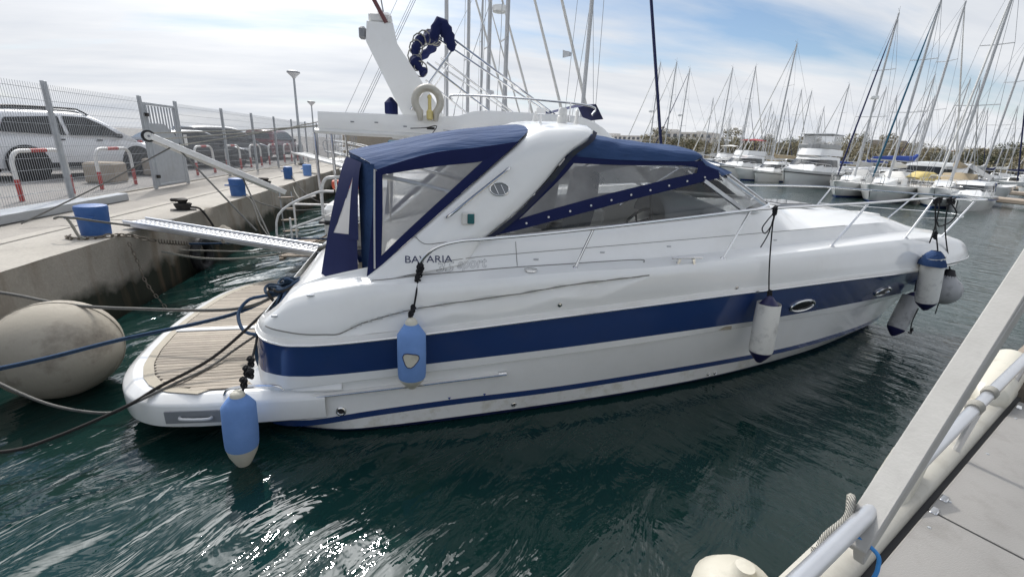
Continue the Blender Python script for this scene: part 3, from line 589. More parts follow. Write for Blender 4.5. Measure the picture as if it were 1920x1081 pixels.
MB().tube([snap(3.09 + .085 * math.cos(k / 20 * 6.2832), 2.125 + .054 * math.sin(k / 20 * 6.2832), .006)[0] for k in range(20)], .006, 6, closed=True).build('light_rim', 'steel', d)
p, n = snap(2.81, 1.875, .02); nb = MB().box(p, (.115, .04, .11), bev=.012).build('side_light', 'gel2', arch); MB().box(p + Vector((.022, -.024, 0)), (.06, .02, .085), bev=.006).build('green_lens', mat('green_lens', (.005, .10, .11), .15), nb)
t = MB().tube([(3.55, -.95, 2.70), (3.55, -.95, 2.78)], .012, 8).tube([(3.55, -.95, 2.79), (3.55, -.95, 2.84)], .045, 12).build('searchlight', 'steel', arch)
MB().lathe([(.05, 0), (.05, .06), (.043, .065), (.043, .12), (.03, .14)], 16, (3.78, -.9, 2.72)).build('anchor_light', 'gel2', arch)
MB().lathe([(.03, 0), (.028, .05), (.02, .07), (.018, .16), (.008, .17)], 14, (4.0, -.7, 2.70)).build('gps_antenna', 'gel2', arch)
MB().lathe([(.032, 0), (.03, .04), (.012, .09), (.01, .11)], 14, (3.62, -.5, 2.73)).build('antenna_base', 'gel2', arch)
# mildewed trim along the front edge of the arch leg
fe = [Vector((f[0] + .005, y - .02, f[1])) for (a, f, y) in AS[1:7]]; fe = cr_spline(fe, 5)
MB().loft([[p + Vector((.0, -.012, .0)) for p in fe], [p + Vector((.045, .0, -.02)) for p in fe]]).build('arch_trim', 'mould', arch)
# ---- lettering, panel joints
text_obj('BAVARIA', 'maker_lettering', 2.275, 1.505, .056, 'text_navy', deck, .395, slope=.02)
text_obj('35', 'model_lettering', 2.535, 1.423, .09, 'text_grey', deck, .15, True, .15, .03)
text_obj('sport', 'model_lettering', 2.715, 1.428, .098, 'text_grey', deck, .26, True, .2, .03)
MB().tube(snapline([(2.36, 1.72), (2.44, 1.662), (2.6, 1.675), (2.85, 1.70), (2.98, 1.715)], .001, 6), .0035, 5).build('arch_joint', 'seam', arch)
MB().tube(snapline([(2.6, 1.508), (2.73, 1.534), (3.3, 1.572), (3.9, 1.603), (5.0, 1.655), (6.04, 1.70), (7.0, 1.725), (7.6, 1.735)], .001, 6), .003, 5).build('deck_joint', 'seam', deck)
MB().tube(snapline([(2.0, 1.37), (2.7, 1.424), (3.3, 1.463), (4.4, 1.50), (4.5, 1.485)], .003, 6), .0045, 5).build('deck_seam', 'seam', deck)
MB().tube([snap(3.25, 1.47 + k * .028, .001)[0] for k in range(8)], .003, 5).build('panel_seam', 'seam', deck)
for (x, z) in ((1.52, 1.255), (1.24, 1.09)):
    p, n = snap(x, z, .006); MB().box(p, (.06, .02, .018), bev=.006).build('canopy_stud', 'steel', top)
for (x, z) in ((3.43, 1.52), (4.1, 1.565), (4.85, 1.60), (6.3, 1.62)):
    p, n = snap(x, z, .004); MB().box(p, (.05, .012, .016), bev=.005).build('step_light', 'ltgrey', deck)
# cleat
def cleat(x, y, z, par, L=.32):
    o = MB().beam((x - L / 2, y, z + .055), (x + L / 2, y - .02, z + .062), .028, .022, bev=.008)
    for s in (-.09, .09): o.beam((x + s, y, z - .005), (x + s * .8, y, z + .055), .022, .026)
    return o.build('deck_cleat', 'steel', par)
cleat(4.94, -1.545, 1.475, deck); cleat(4.94, 1.545, 1.475, deck)
MB().lathe([(.06, 0), (.058, .012), (.03, .016)], 20, (3.36, -1.60, 1.445)).build('filler_cap', 'steel', deck)
# foredeck hatch
hx = MB().box((7.35, 0, 1.905), (.62, .62, .03), bev=.015).build('deck_hatch', 'grey', deck)
MB().box((7.35, 0, 1.922), (.5, .5, .012)).build('hatch_pane', 'glass_dk', hx)
MB().box((8.75, 0, 1.775), (.4, .3, .04), bev=.015).build('windlass_lid', 'gel2', deck)
# ---- guard rail
GR = [(2.38, -1.585, 1.43), (2.40, -1.60, 1.53), (2.52, -1.62, 1.655), (2.72, -1.62, 1.713), (2.99, -1.62, 1.736), (3.86, -1.58, 1.811), (5.61, -1.42, 1.979), (5.98, -1.36, 2.0), (7.49, -1.11, 2.05), (8.63, -.84, 2.086), (9.4, -.62, 2.07), (10.2, -.42, 2.05), (10.75, -.22, 2.04), (10.93, 0, 2.035)]
rail = MB().tube(cr_spline(GR, 8), .0145, 10).mirror().build('guard_rail', 'steel', yacht)
for a, b in (((3.78, -1.585, 1.455), (3.93, -1.573, 1.817)), ((5.43, -1.44, 1.49), (5.67, -1.41, 1.98)), ((7.1, -1.13, 1.545), (7.49, -1.11, 2.05)), ((8.64, -.785, 1.57), (8.95, -.76, 2.075)), ((9.75, -.46, 1.52), (10.25, -.40, 2.048))):
    for s in (1, -1):
        a2, b2 = Vector((a[0], a[1] * s, a[2])), Vector((b[0], b[1] * s, b[2]))
        st = MB().tube([a2, b2], .012, 8).build('stanchion', 'steel', rail); MB().lathe([(.035, 0), (.033, .008), (.016, .02)], 14, a2, (0, 0, 1)).build('base', 'steel', st)
MB().tube(cr_spline([(8.80, -.77, 1.83), (10.0, -.44, 1.80), (10.4, -.2, 1.80), (10.5, 0, 1.80)], 6), .006, 6).mirror().build('lower_wire', 'steel', rail)
# ---- windscreen and fore canopy (side plane y = f(x,z))
def FP(x, z, o=0.): return Vector((x, -(1.42 - .12 * (x - 2.95) - .10 * (z - 1.69)) - o, z))
SB = [(2.98, 1.70), (3.3, 1.712), (3.87, 1.757), (4.58, 1.803), (5.23, 1.85), (5.87, 1.912), (6.1, 1.935)]
WS = [FP(x, z, .006) for x, z in SB] + [Vector((6.42, -.80, 1.955)), Vector((6.66, -.5, 1.95)), Vector((6.8, -.2, 1.945)), Vector((6.85, 0, 1.943))]
WSs = cr_spline(WS, 5)
wf = MB().loft([[p + Vector((0, -.008, -.028)) for p in WSs], [p + Vector((0, -.010, .018)) for p in WSs], [p + Vector((0, .02, .022)) for p in WSs]]).mirror().build('windscreen_frame', 'alu', yacht)
BT = [FP(x, z) for x, z in ((3.122, 1.762), (3.246, 1.851), (3.852, 2.013), (4.421, 2.147), (5.167, 2.306), (5.469, 2.35))]
BB = [FP(x, z) for x, z in ((3.05, 1.722), (3.248, 1.76), (3.858, 1.899), (4.432, 2.035), (5.182, 2.2), (5.5, 2.268))]
# top edge of glass runs along the canvas band and round the front
GT = BB[1:] + [Vector((5.72, -.80, 2.29)), Vector((5.98, -.5, 2.30)), Vector((6.15, -.2, 2.305)), Vector((6.2, 0, 2.306))]
GTs = cr_spline(GT, 8); 
GBs = []
for p in GTs:      # matching point on the base by travelling the same fraction
    pass
nG = len(GTs); base = cr_spline(WS[1:], 12)
for i in range(nG): GBs.append(base[int(round(i * (len(base) - 1) / (nG - 1)))])
MB().loft([GBs, GTs]).mirror().build('windscreen_pane', 'glass', wf)
for a, b in (((5.30, 2.238), (5.92, 1.918)),):
    for s in (1, -1):
        pa, pb = FP(*a, .004), FP(*b, .004); pa.y *= s; pb.y *= s; MB().beam(pa, pb, .035, .055, up=(0, s, 0)).build('windscreen_pillar', 'alu', wf)
for s in (1, -1): MB().tube([(6.2 - .1, s * .42, 2.28), (6.72, s * .42, 1.95)], .016, 8).build('windscreen_mullion', 'alu', wf)
for s in (1, -1): MB().tube([FP(4.72, 1.83, -.02) * 1 if s < 0 else Vector((4.72, 1.19, 1.83)), Vector((4.69, (-1.15 if s < 0 else 1.15), 2.08))], .014, 8).build('window_post', 'black', wf)
def spl(pts, n=6): return cr_spline(pts, n)
# crowned canvas roof from the arch to the windscreen
EV = [FP(3.74, 2.43, .012), FP(4.22, 2.41, .02), FP(4.83, 2.415, .022), FP(5.13, 2.425, .015), FP(5.24, 2.45, -.02)]
RM = [Vector((3.93, -1.08, 2.635)), Vector((4.4, -1.0, 2.575)), Vector((4.9, -.95, 2.545)), Vector((5.2, -.92, 2.53)), Vector((5.32, -.90, 2.505))]
RMb = [Vector((3.80, -1.22, 2.55)), Vector((4.3, -1.15, 2.51)), Vector((4.87, -1.08, 2.50)), Vector((5.17, -1.05, 2.495)), Vector((5.29, -1.02, 2.48))]
RC = [Vector((4.06, 0, 2.715)), Vector((4.5, 0, 2.64)), Vector((5.0, 0, 2.60)), Vector((5.35, 0, 2.59)), Vector((5.5, 0, 2.57))]
RH = [Vector((a.x * .45 + b.x * .55, -.55, a.z * .3 + b.z * .7)) for a, b in zip(RM, RC)]
def wr(rows, amp=.008, f=5.):
    out = []
    for i, r in enumerate(rows): out.append([p + Vector((0, 0, amp * (math.sin(p.x * f * 3.1 + p.y * 9 + i) * .5 + mnoise.noise((p.x * f, p.y * f, 3))))) for p in r])
    return out
rowsF = [spl(EV, 8), spl(RMb, 8), spl(RM, 8), spl(RH, 8), spl(RC, 8)]
rowsF = [rowsF[0]] + wr(rowsF[1:], .012)
cols = [cr_spline([r[j] for r in rowsF], 4) for j in range(len(rowsF[0]))]
fo = MB().loft(cols).mirror().build('fore_canopy_roof', 'canvas', yacht, 50)
MB().loft([[p + Vector((0, .015 if p.y < 0 else 0, -.015)) for p in c] for c in [cr_spline([r[j] for r in rowsF], 4) for j in range(len(rowsF[0]))]]).mirror().build('added_bounce_lining', 'sailwhite', fo, 50)  # pale lining added under the roof to bounce light into the cockpit
# front apron of the canopy drooping to the windscreen top
FA = [[Vector((5.24, -1.065, 2.45)), Vector((5.32, -.90, 2.505)), Vector((5.43, -.5, 2.55)), Vector((5.5, 0, 2.57))],
      [Vector((5.34, -1.075, 2.375)), Vector((5.46, -.92, 2.40)), Vector((5.68, -.5, 2.43)), Vector((5.78, 0, 2.44))],
      [Vector((5.50, -1.03, 2.325)), Vector((5.68, -.85, 2.335)), Vector((5.98, -.5, 2.34)), Vector((6.14, 0, 2.345))],
      [Vector((5.56, -1.02, 2.285)), Vector((5.78, -.83, 2.30)), Vector((6.08, -.5, 2.305)), Vector((6.26, 0, 2.31))]]
cols = [cr_spline([spl(r, 4)[j] for r in FA], 4) for j in range(13)]
MB().loft(cols).mirror().build('canopy_apron', 'canvas', fo, 50)
MB().add([(5.66, -.70, 2.432), (5.78, -.25, 2.45), (5.98, -.25, 2.40), (5.87, -.68, 2.385)], [(0, 1, 2, 3)]).build2('apron_window', 'vinyl', fo, 0)
def strip(name, A_, B_, m, par, both=True, n=6, smooth=40):
    a, b = cr_spline(A_, n), cr_spline(B_, n); mid = [(p + q) / 2 + Vector((0, -.006, 0)) for p, q in zip(a, b)]
    mb = MB().loft([a, mid, b])
    return mb.build2(name, m, par, smooth) if both else mb.build(name, m, par, smooth)
strip('window_band', [p + Vector((0, -.012, 0)) for p in BT], [p + Vector((0, -.014, 0)) for p in BB], 'canvas_dk', fo)
W_ = [(3.749, 2.367), (4.225, 2.367), (5.157, 2.385), (5.243, 2.345), (5.208, 2.301), (4.421, 2.152), (3.851, 2.018), (3.261, 1.855)]
MB().add([FP(x, z) for x, z in ((3.72, 2.40), (5.22, 2.41), (5.30, 2.33), (4.421, 2.13), (3.851, 1.99), (3.20, 1.82))], [(0, 1, 2, 3, 4, 5)]).build2('side_window', 'vinyl', fo, 0)
strip('window_header', [FP(3.70, 2.445, .012), FP(4.3, 2.425, .012), FP(5.0, 2.425, .012), FP(5.26, 2.43, .01)], [FP(3.72, 2.365, .008), FP(4.3, 2.362, .008), FP(5.0, 2.378, .008), FP(5.33, 2.345, .008)], 'canvas_dk', fo)
strip('front_gusset', [FP(5.20, 2.40, .013), FP(5.34, 2.38, .013)], [FP(5.20, 2.305, .013), FP(5.50, 2.335, .013)], 'canvas_dk', fo)
strip('window_aft_edge', [Vector((2.985, -1.45, 1.71)), Vector((3.30, -1.405, 1.955)), Vector((3.55, -1.36, 2.20)), Vector((3.74, -1.30, 2.43))], [FP(3.14, 1.74, .016), FP(3.32, 1.895, .014), FP(3.66, 2.21, .014), FP(3.80, 2.36, .012)], 'canvas_dk', fo)
for i in range(10):
    t_ = (i + .25) / 9.8; x = lerp(3.3, 5.42, t_); z = lerp(0, 1, 0)
    a = BT[0]; zz_ = None
    for u, v in zip(BT, BT[1:]):
        if u.x <= x <= v.x: zt = lerp(u.z, v.z, (x - u.x) / (v.x - u.x))
    for u, v in zip(BB, BB[1:]):
        if u.x <= x <= v.x: zb = lerp(u.z, v.z, (x - u.x) / (v.x - u.x))
    p = FP(x, (zt * .45 + zb * .55), .022); MB().lathe([(.0105, 0), (.0095, .006), (.001, .009)], 10, p, (0, -1, .1), cap=False).build('snap_button', 'paint_white', fo)
# ---- aft canopy
def AP(x, z, o=0.): return Vector((x, -(1.48 - .04 * (x - 1.97) - .11 * (z - 1.37)) - o, z))
AE = [AP(2.061, 2.256, .01), AP(2.3, 2.34, .012), AP(2.559, 2.414, .015), AP(2.9, 2.465, .012), AP(3.25, 2.525, .0)]
AEb = [Vector((1.99, -1.28, 2.315)), Vector((2.28, -1.26, 2.40)), Vector((2.60, -1.24, 2.48)), Vector((2.98, -1.22, 2.54)), Vector((3.36, -1.19, 2.605))]
AM = [Vector((1.82, -.92, 2.365)), Vector((2.24, -.92, 2.47)), Vector((2.68, -.92, 2.59)), Vector((3.05, -.95, 2.63)), Vector((3.42, -.95, 2.67))]
AC = [Vector((1.70, 0, 2.36)), Vector((2.2, 0, 2.49)), Vector((2.74, 0, 2.605)), Vector((3.1, 0, 2.66)), Vector((3.44, 0, 2.71))]
AH = [Vector((lerp(a.x, b.x, .6), -.45, lerp(a.z, b.z, .8) + .005)) for a, b in zip(AM, AC)]
rowsA = [spl(AE, 6)] + wr([spl(AEb, 6), spl(AM, 6), spl(AH, 6), spl(AC, 6)], .006, 3)
cols = [cr_spline([r[j] for r in rowsA], 4) for j in range(len(rowsA[0]))]
ao = MB().loft(cols).mirror().build('aft_canopy_roof', 'canvas', yacht, 50)
AW = [(2.106, 2.222), (2.425, 2.285), (2.738, 2.328), (2.946, 2.352), (2.669, 2.103), (2.087, 1.586)]
MB().add([AP(x, z) for x, z in ((2.07, 2.25), (3.02, 2.39), (2.70, 2.09), (2.06, 1.53))], [(0, 1, 2, 3)]).build2('quarter_window', 'vinyl', ao, 0)
strip('quarter_header', [AE[0], AE[1], AE[2], AE[3], AP(3.26, 2.53, .01)], [AP(2.10, 2.215, .008), AP(2.35, 2.262, .008), AP(2.6, 2.305, .008), AP(2.9, 2.345, .008), AP(3.12, 2.40, .01)], 'canvas_dk', ao)
strip('quarter_front_edge', [AP(3.28, 2.54, .014), AP(2.8, 2.12, .014), AP(2.35, 1.72, .014), AP(1.95, 1.36, .014)], [AP(2.95, 2.36, .010), AP(2.62, 2.06, .010), AP(2.28, 1.75, .010), AP(2.02, 1.50, .010)], 'canvas_dk', ao)
strip('quarter_aft_edge', [AP(2.045, 2.26, .012), AP(2.02, 1.9, .012), AP(1.95, 1.36, .016)], [AP(2.11, 2.225, .008), AP(2.10, 1.9, .008), AP(2.075, 1.50, .008)], 'canvas_dk', ao)
MB().tube(spl([AP(2.05, 2.26, .018), AP(2.035, 1.9, .018), AP(2.02, 1.45, .02)], 5), .008, 6).build('zip', 'ltgrey', ao)
# rear curtain: gathered column by the corner post and a leaf hanging aft
DR = []
for i in range(9):
    t_ = i / 8; z = lerp(2.30, 1.30, t_); bulge = .05 * math.sin(t_ * 9)
    DR.append([Vector((lerp(2.05, 1.99, t_), -1.385 - .02 * math.sin(t_ * 3) - .06 * t_, z)), Vector((lerp(1.99, 1.96, t_) + .01 * math.sin(t_ * 11), -1.36 - .03 * t_, z)), Vector((lerp(1.95, 1.93, t_), -1.30 - .05 * t_ + bulge * .4, z)), Vector((lerp(1.90, 1.90, t_ ** .7) , -1.20 - .12 * t_, z + .0))])
MB().loft(DR).build('gathered_curtain', 'canvas', ao, 60)
def leaf(t_, v):   # t_ 0 top..1 bottom, v 0 inboard..1 at the corner
    z = lerp(2.33 - .02 * v, 1.13 + .13 * v, t_); x = lerp(1.765, 1.45, t_ ** .8) + v * lerp(.15, .37, t_); y = lerp(-.80, -.85, t_) - v * lerp(.42, .50, t_); return Vector((x, y, z))
def grid(t0, t1, v0, v1, n=8, o=.0): return [[leaf(lerp(t0, t1, i / n), lerp(v0, v1, j / n)) + Vector((-o, -o, 0)) for j in range(n + 1)] for i in range(n + 1)]
MB().loft(grid(.58, 1.0, 0, 1.15)).build('curtain_skirt', 'canvas_dk', ao, 60)
wtop = MB(); 
wtop.loft([[leaf(i / 10 * .62, j / 4 * lerp(1.0, .18, i / 10)) for j in range(5)] for i in range(11)]); wtop.build('curtain_border', 'canvas_dk', ao, 60)
MB().loft([[leaf(i / 10 * .62, lerp(.86, 1.22, j / 3)) + Vector((-.004, -.004, 0)) for j in range(4)] for i in range(11)]).build('curtain_edge', 'canvas_dk', ao, 60)
MB().loft([[leaf(i / 10 * .62 , lerp(lerp(1.0, .18, i / 10), 1.0, j / 4)) + Vector((.002, .002, 0)) for j in range(5)] for i in range(11)]).build('curtain_window', 'vinyl_quay_tint', ao, 0)
# rear half of the canopy towards the far side hangs from the roof edge
MB().loft([[Vector((1.70, 0, 2.355)), Vector((1.82, .92, 2.36)), Vector((2.05, 1.38, 2.25))], [Vector((1.74, 0, 2.27)), Vector((1.84, .92, 2.28)), Vector((2.05, 1.39, 2.15))]]).build('roof_valance', 'canvas', ao)
MB().loft([[Vector((1.70, 0, 2.355)), Vector((1.765, -.6, 2.36)), Vector((1.82, -.92, 2.36)), Vector((1.99, -1.28, 2.31)), Vector((2.06, -1.385, 2.25))], [Vector((1.72, 0, 2.29)), Vector((1.78, -.6, 2.29)), Vector((1.835, -.92, 2.28)), Vector((1.985, -1.27, 2.19)), Vector((2.04, -1.375, 2.10))]]).build('roof_valance', 'canvas', ao)
# canopy frame tubes seen through the vinyl
fr = MB()
fr.tube(spl([(2.05, -1.33, 1.35), (2.05, -1.32, 2.2), (1.99, -1.2, 2.29), (1.84, -.85, 2.33), (1.72, 0, 2.33)], 5), .013, 8); fr.tube(spl([(2.1, -1.30, 2.2), (2.5, -1.28, 2.12), (3.1, -1.27, 1.97)], 4), .02, 8)
fr.tube(spl([(2.65, -1.25, 2.38), (2.68, -1.0, 2.55), (2.72, 0, 2.58)], 4), .013, 8); fr.tube([(3.95, -1.15, 1.95), (3.75, -1.22, 2.40)], .011, 8); fr.tube([(5.1, -1.05, 2.40), (4.35, -1.17, 1.98)], .011, 8)
fr.mirror().build('canopy_frame', 'steel', ao)
# ---- cockpit furniture
def seat(x, y, z, m, s=1.):
    o = MB().box((x, y, z), (.5 * s, .52 * s, .16), bev=.05).build('helm_seat', m, yacht)
    b = MB(); rows = []
    for i in range(8):
        t_ = i / 7; w = .27 * s * math.sin(.5 + t_ * 1.9) ; xx = x - .25 * s + .16 * s * (t_ - 1) * -1 * -.6
        rows.append([Vector((xx - .07 + (.02 if abs(j) == 2 else -.02), y + w * j / 2, z + .05 + t_ * .78 * s)) for j in (-2, -1, 0, 1, 2)] + [Vector((xx + .08, y + w * j / 2, z + .05 + t_ * .78 * s)) for j in (2, 1, 0, -1, -2)])
    rows = [r + [r[0]] for r in rows]
    b.loft(rows); b.add(rows[-1][:-1], [tuple(range(10))]); b.build('seat_back', m, o, 60)
    MB().lathe([(.2, 0), (.06, .05), (.06, .45)], 16, (x, y, z - .5)).build('seat_post', 'steel', o)
    return o
seat(4.45, -.62, 1.40, 'seat', 1.1); seat(4.40, .55, 1.40, 'seat', 1.05)
dash = MB().loft([[(5.0, -1.08, 1.25), (5.0, -.1, 1.25)], [(4.98, -1.08, 1.60), (4.98, -.1, 1.60)], [(5.12, -1.06, 1.78), (5.12, -.1, 1.78)], [(5.3, -1.04, 1.84), (5.3, -.1, 1.86)], [(5.9, -.9, 1.88), (5.9, -.1, 1.9)]]).build('dashboard', 'gel2', yacht, 50)
hump = []
for i in range(11):
    a = math.pi * i / 10; hump.append([Vector((x, -.62 + .36 * math.cos(a) * w_, 1.83 + (.26 * math.sin(a)) * h_)) for x, w_, h_ in ((4.99, 1.0, .80), (5.02, 1.06, .98), (5.2, 1.06, 1.0), (5.5, 1.0, .78), (5.85, .8, .32))])
hd = MB().loft(hump).add([Vector((5.0, -.62 + .36 * math.cos(math.pi * i / 10), 1.83 + .21 * math.sin(math.pi * i / 10))) for i in range(11)], [tuple(range(11))]).build('instrument_cover', 'grey', dash, 50)
wc = Vector((4.86, -.62, 1.72)); wa = Vector((-.75, 0, .66)).normalized(); wu = Vector((0, 1, 0)); wv = wa.cross(wu)
sw = MB().tube([wc + wu * math.cos(k / 24 * 6.2832) * .2 + wv * math.sin(k / 24 * 6.2832) * .2 for k in range(24)], .016, 8, closed=True).build('steering_wheel', 'black', dash)
sp_ = MB()
for a in (90, 210, 330): sp_.tube([wc, wc + wu * math.cos(R(a)) * .19 + wv * math.sin(R(a)) * .19], .011, 6)
sp_.tube([wc, wc - wa * .2], .02, 8).build('wheel_spokes', 'black', sw)
MB().box((2.3, .2, .95), (.6, 1.9, .45), bev=.06).build('stern_bench', 'gel2', yacht)
MB().box((4.4, .95, 1.25), (1.4, .4, .9), bev=.06).build('galley_unit', 'gel', yacht)
# ============================================================ FENDERS AND LINES OF THE MAIN BOAT
def fender(loc, L, r, body, end, label, tilt=(0, 0, 1), capfrac=.16, topfrac=None, name='fender', flatend=False):
    o = thing(name, label, 'fender', loc); ax = Vector(tilt).normalized(); q = ax.to_track_quat('Z', 'Y').to_matrix().to_4x4()
    def T(mb): mb.v = [tuple(q @ Vector(p)) for p in mb.v]; return mb
    c = L * capfrac; ct = L * (topfrac or capfrac); tp_ = .45 if topfrac else .97
    T(MB().lathe([(r * .97, -L / 2 + c), (r, -L / 2 + c + .03), (r * 1.02, 0), (r, L / 2 - ct - .06), (r * lerp(1, tp_, .5), L / 2 - ct - .01), (r * tp_, L / 2 - ct * .5)], 28, cap=False)).build('body', body, o)
    for s in (1, -1):
        c = L * ((topfrac or capfrac) if s > 0 else capfrac)
        e = T(MB().lathe(([(r * .45, L / 2 - c * .55), (r * .42, L / 2 - c * .3)] if s > 0 and topfrac else [(r * .971, s * (L / 2 - c)), (r * .86, s * (L / 2 - c * .72)), (r * .55, s * (L / 2 - c * .3))]) + [ (r * .36, s * (L / 2 - c * .1)), (r * .30, s * L / 2), (r * .12, s * (L / 2 + .012))], 24)).build('end_cap', end, o)
        T(MB().tube([(0, r * .24 * math.cos(k / 10 * 6.283) , s * (L / 2 - .012) + .02 * math.sin(k / 10 * 6.283)) for k in range(10)], .012, 6, closed=True)).build('eye', end, e)
    return o
def hang(pts, label, r=.007, m='rope_black', knots=(), name='fender_line'):
    o = rope(pts, r, m, label, name=name, n=8)
    for k in knots:
        kb = MB()
        for i in range(7):
            rnd = random.Random(i + int(k[0] * 77)); c = Vector(k) + Vector((rnd.uniform(-.012, .012), rnd.uniform(-.015, .0), rnd.uniform(-.03, .03)))
            t1 = Vector((rnd.uniform(-1, 1), rnd.uniform(-1, 1), rnd.uniform(-.5, .5))).normalized(); t2 = t1.orthogonal().normalized()
            kb.tube([c + t1 * math.cos(a / 9 * 6.283) * .011 + t2 * math.sin(a / 9 * 6.283) * .018 for a in range(9)], r * .95, 6, closed=True)
        kb.build('knot', m, o)
    return o
f1 = fender(BL(1.01, -1.99, .31), .68, .118, 'fend_blue', 'fend_clean', 'faded blue covered fender with white ends hanging beside the swim platform', (.06, -.02, 1), capfrac=.30, topfrac=.09)
hang([BL(1.06, -1.50, .90), BL(1.06, -1.66, .80), BL(1.06, -1.85, .72), BL(1.06, -1.98, .64)], 'dark knotted line holding the fender at the stern corner', .009, knots=[BL(1.07, -1.76, .78), BL(1.06, -1.84, .74), BL(1.06, -1.93, .69), BL(1.09, -1.86, .73)])
f2 = fender(BL(2.31, -1.86, .815), .62, .115, 'fend_blue', 'fend_clean', 'faded blue covered fender with a torn hole showing white, below the lettering', (.01, 0, 1), capfrac=.17, topfrac=.12)
hole = MB(); hp_ = []
for k in range(16):
    a = k / 16 * 6.283; rr_ = .062 * (1 + .14 * math.sin(3 * a + .6)); dx, dz = rr_ * math.cos(a), rr_ * 1.0 * math.sin(a)
    hp_.append(Vector((dx - .005, -math.sqrt(max(.0001, .1175 ** 2 - dx * dx)) - .008, dz + .005)))
hb = hole.add(hp_ + [Vector((0, -.129, 0))], [(k, (k + 1) % 16, 16) for k in range(16)]).build('tear', 'fend_clean', f2); hb['label'] = 'torn hole in the cover showing white vinyl'
MB().tube(hp_, .004, 5, closed=True).build('frayed_edge', 'fend_end', f2)
hang([BL(2.385, -1.60, 1.52), BL(2.37, -1.66, 1.36), BL(2.34, -1.78, 1.22), BL(2.31, -1.86, 1.13)], 'black line from the aft end of the guard rail to the torn blue fender', .008, knots=[BL(2.39, -1.605, 1.475), BL(2.385, -1.61, 1.44), BL(2.37, -1.63, 1.40), BL(2.40, -1.61, 1.50), BL(2.33, -1.80, 1.19), BL(2.31, -1.84, 1.15)])
f3 = fender(BL(5.96, -1.62, .755), .72, .118, 'fend_white', 'fend_end', 'scuffed white fender with navy ends hanging amidships over the navy stripe', (-.03, .03, 1), capfrac=.17)
hang([BL(5.98, -1.375, 2.0), BL(5.97, -1.42, 1.75), BL(5.96, -1.5, 1.4), BL(5.96, -1.58, 1.11)], 'black line with a bow knot tied to the guard rail amidships', .007, knots=[BL(5.98, -1.375, 2.0), BL(5.98, -1.38, 1.97), BL(5.96, -1.58, 1.13), BL(5.96, -1.57, 1.16)])
hang([BL(5.98, -1.39, 1.97), BL(5.90, -1.40, 1.88), BL(5.85, -1.41, 1.80), BL(5.90, -1.41, 1.75), BL(5.97, -1.40, 1.85), BL(5.98, -1.39, 1.95), BL(5.95, -1.40, 1.75), BL(5.88, -1.41, 1.60)], 'loose loop and tail of black line below the rail amidships', .006)
f4 = fender(BL(8.98, -1.0, 1.04), .80, .122, 'fend_white', 'fend_end', 'white fender with a navy cloth hood hanging at the bow', (-.20, 0, 1), capfrac=.15)
hood = MB(); rows = []
for i in range(6):
    t_ = i / 5; rows.append([Vector(((.145 - .10 * t_ ** 2 + .010 * math.sin(k * 1.257 + i)) * math.cos(k / 20 * 6.283) - .06, (.145 - .10 * t_ ** 2 + .010 * math.sin(k * 1.885 + i * 2)) * math.sin(k / 20 * 6.283), .22 + t_ * .19)) for k in range(21)])
hood.loft(rows).build('cloth_hood', 'canvas', f4, 60)
f5 = fender(BL(9.28, -.62, .42), .66, .115, 'fend_grey', 'fend_end', 'dirty grey-white fender swinging behind the hooded one under the bow', (.35, .1, 1), capfrac=.17)
f6 = thing('ball_fender', 'round scuffed grey ball fender under the bow tip', 'fender', BL(10.05, -.52, .74))
MB().lathe([(.002, -.215)] + [(.215 * math.cos(R(a)), .215 * math.sin(R(a))) for a in range(-80, 70, 10)] + [(.09, .22), (.06, .27), (.045, .30), (.001, .305)], 28).build('ball', 'fend_grey', f6, 60); MB().lathe([(.10, .20), (.075, .25), (.05, .31), (.001, .315)], 18).build('neck', 'black', f6)
hang([BL(8.93, -.79, 2.075), BL(8.95, -.86, 1.8), BL(8.97, -.98, 1.45)], 'black line from the bow rail to the hooded white fender', .008, knots=[BL(8.93, -.80, 2.07), BL(8.93, -.8, 2.04), BL(8.95, -.9, 1.66), BL(8.95, -.9, 1.62)])
hang([BL(9.13, -.71, 2.08), BL(9.15, -.74, 1.7), BL(9.25, -.66, 1.1), BL(9.38, -.60, .76)], 'second black line of the cluster knotted to the bow rail', .008, knots=[BL(9.13, -.71, 2.08), BL(9.13, -.71, 2.05)])
hang([BL(9.38, -.64, 2.07), BL(9.45, -.66, 1.7), BL(9.8, -.6, 1.25), BL(10.05, -.52, 1.03)], 'foremost black line running from the bow rail to the ball fender', .008, knots=[BL(9.38, -.64, 2.07), BL(9.39, -.65, 2.03), BL(9.5, -.62, 2.05)])
hang([BL(9.40, -.66, 2.03), BL(9.50, -.70, 1.90), BL(9.45, -.70, 1.78), BL(9.25, -.72, 1.72), BL(9.18, -.73, 1.78)], 'loose black loop between the lines at the bow rail', .008)
hang([BL(9.1, -.9, .62), BL(9.3, -.75, .35), BL(9.38, -.72, .18)], 'short knotted tail below the hooded bow fender', .007, knots=[BL(9.37, -.72, .2)])
hang([BL(10.05, -.52, .53), BL(10.04, -.53, .36)], 'short tail below the ball fender', .007)
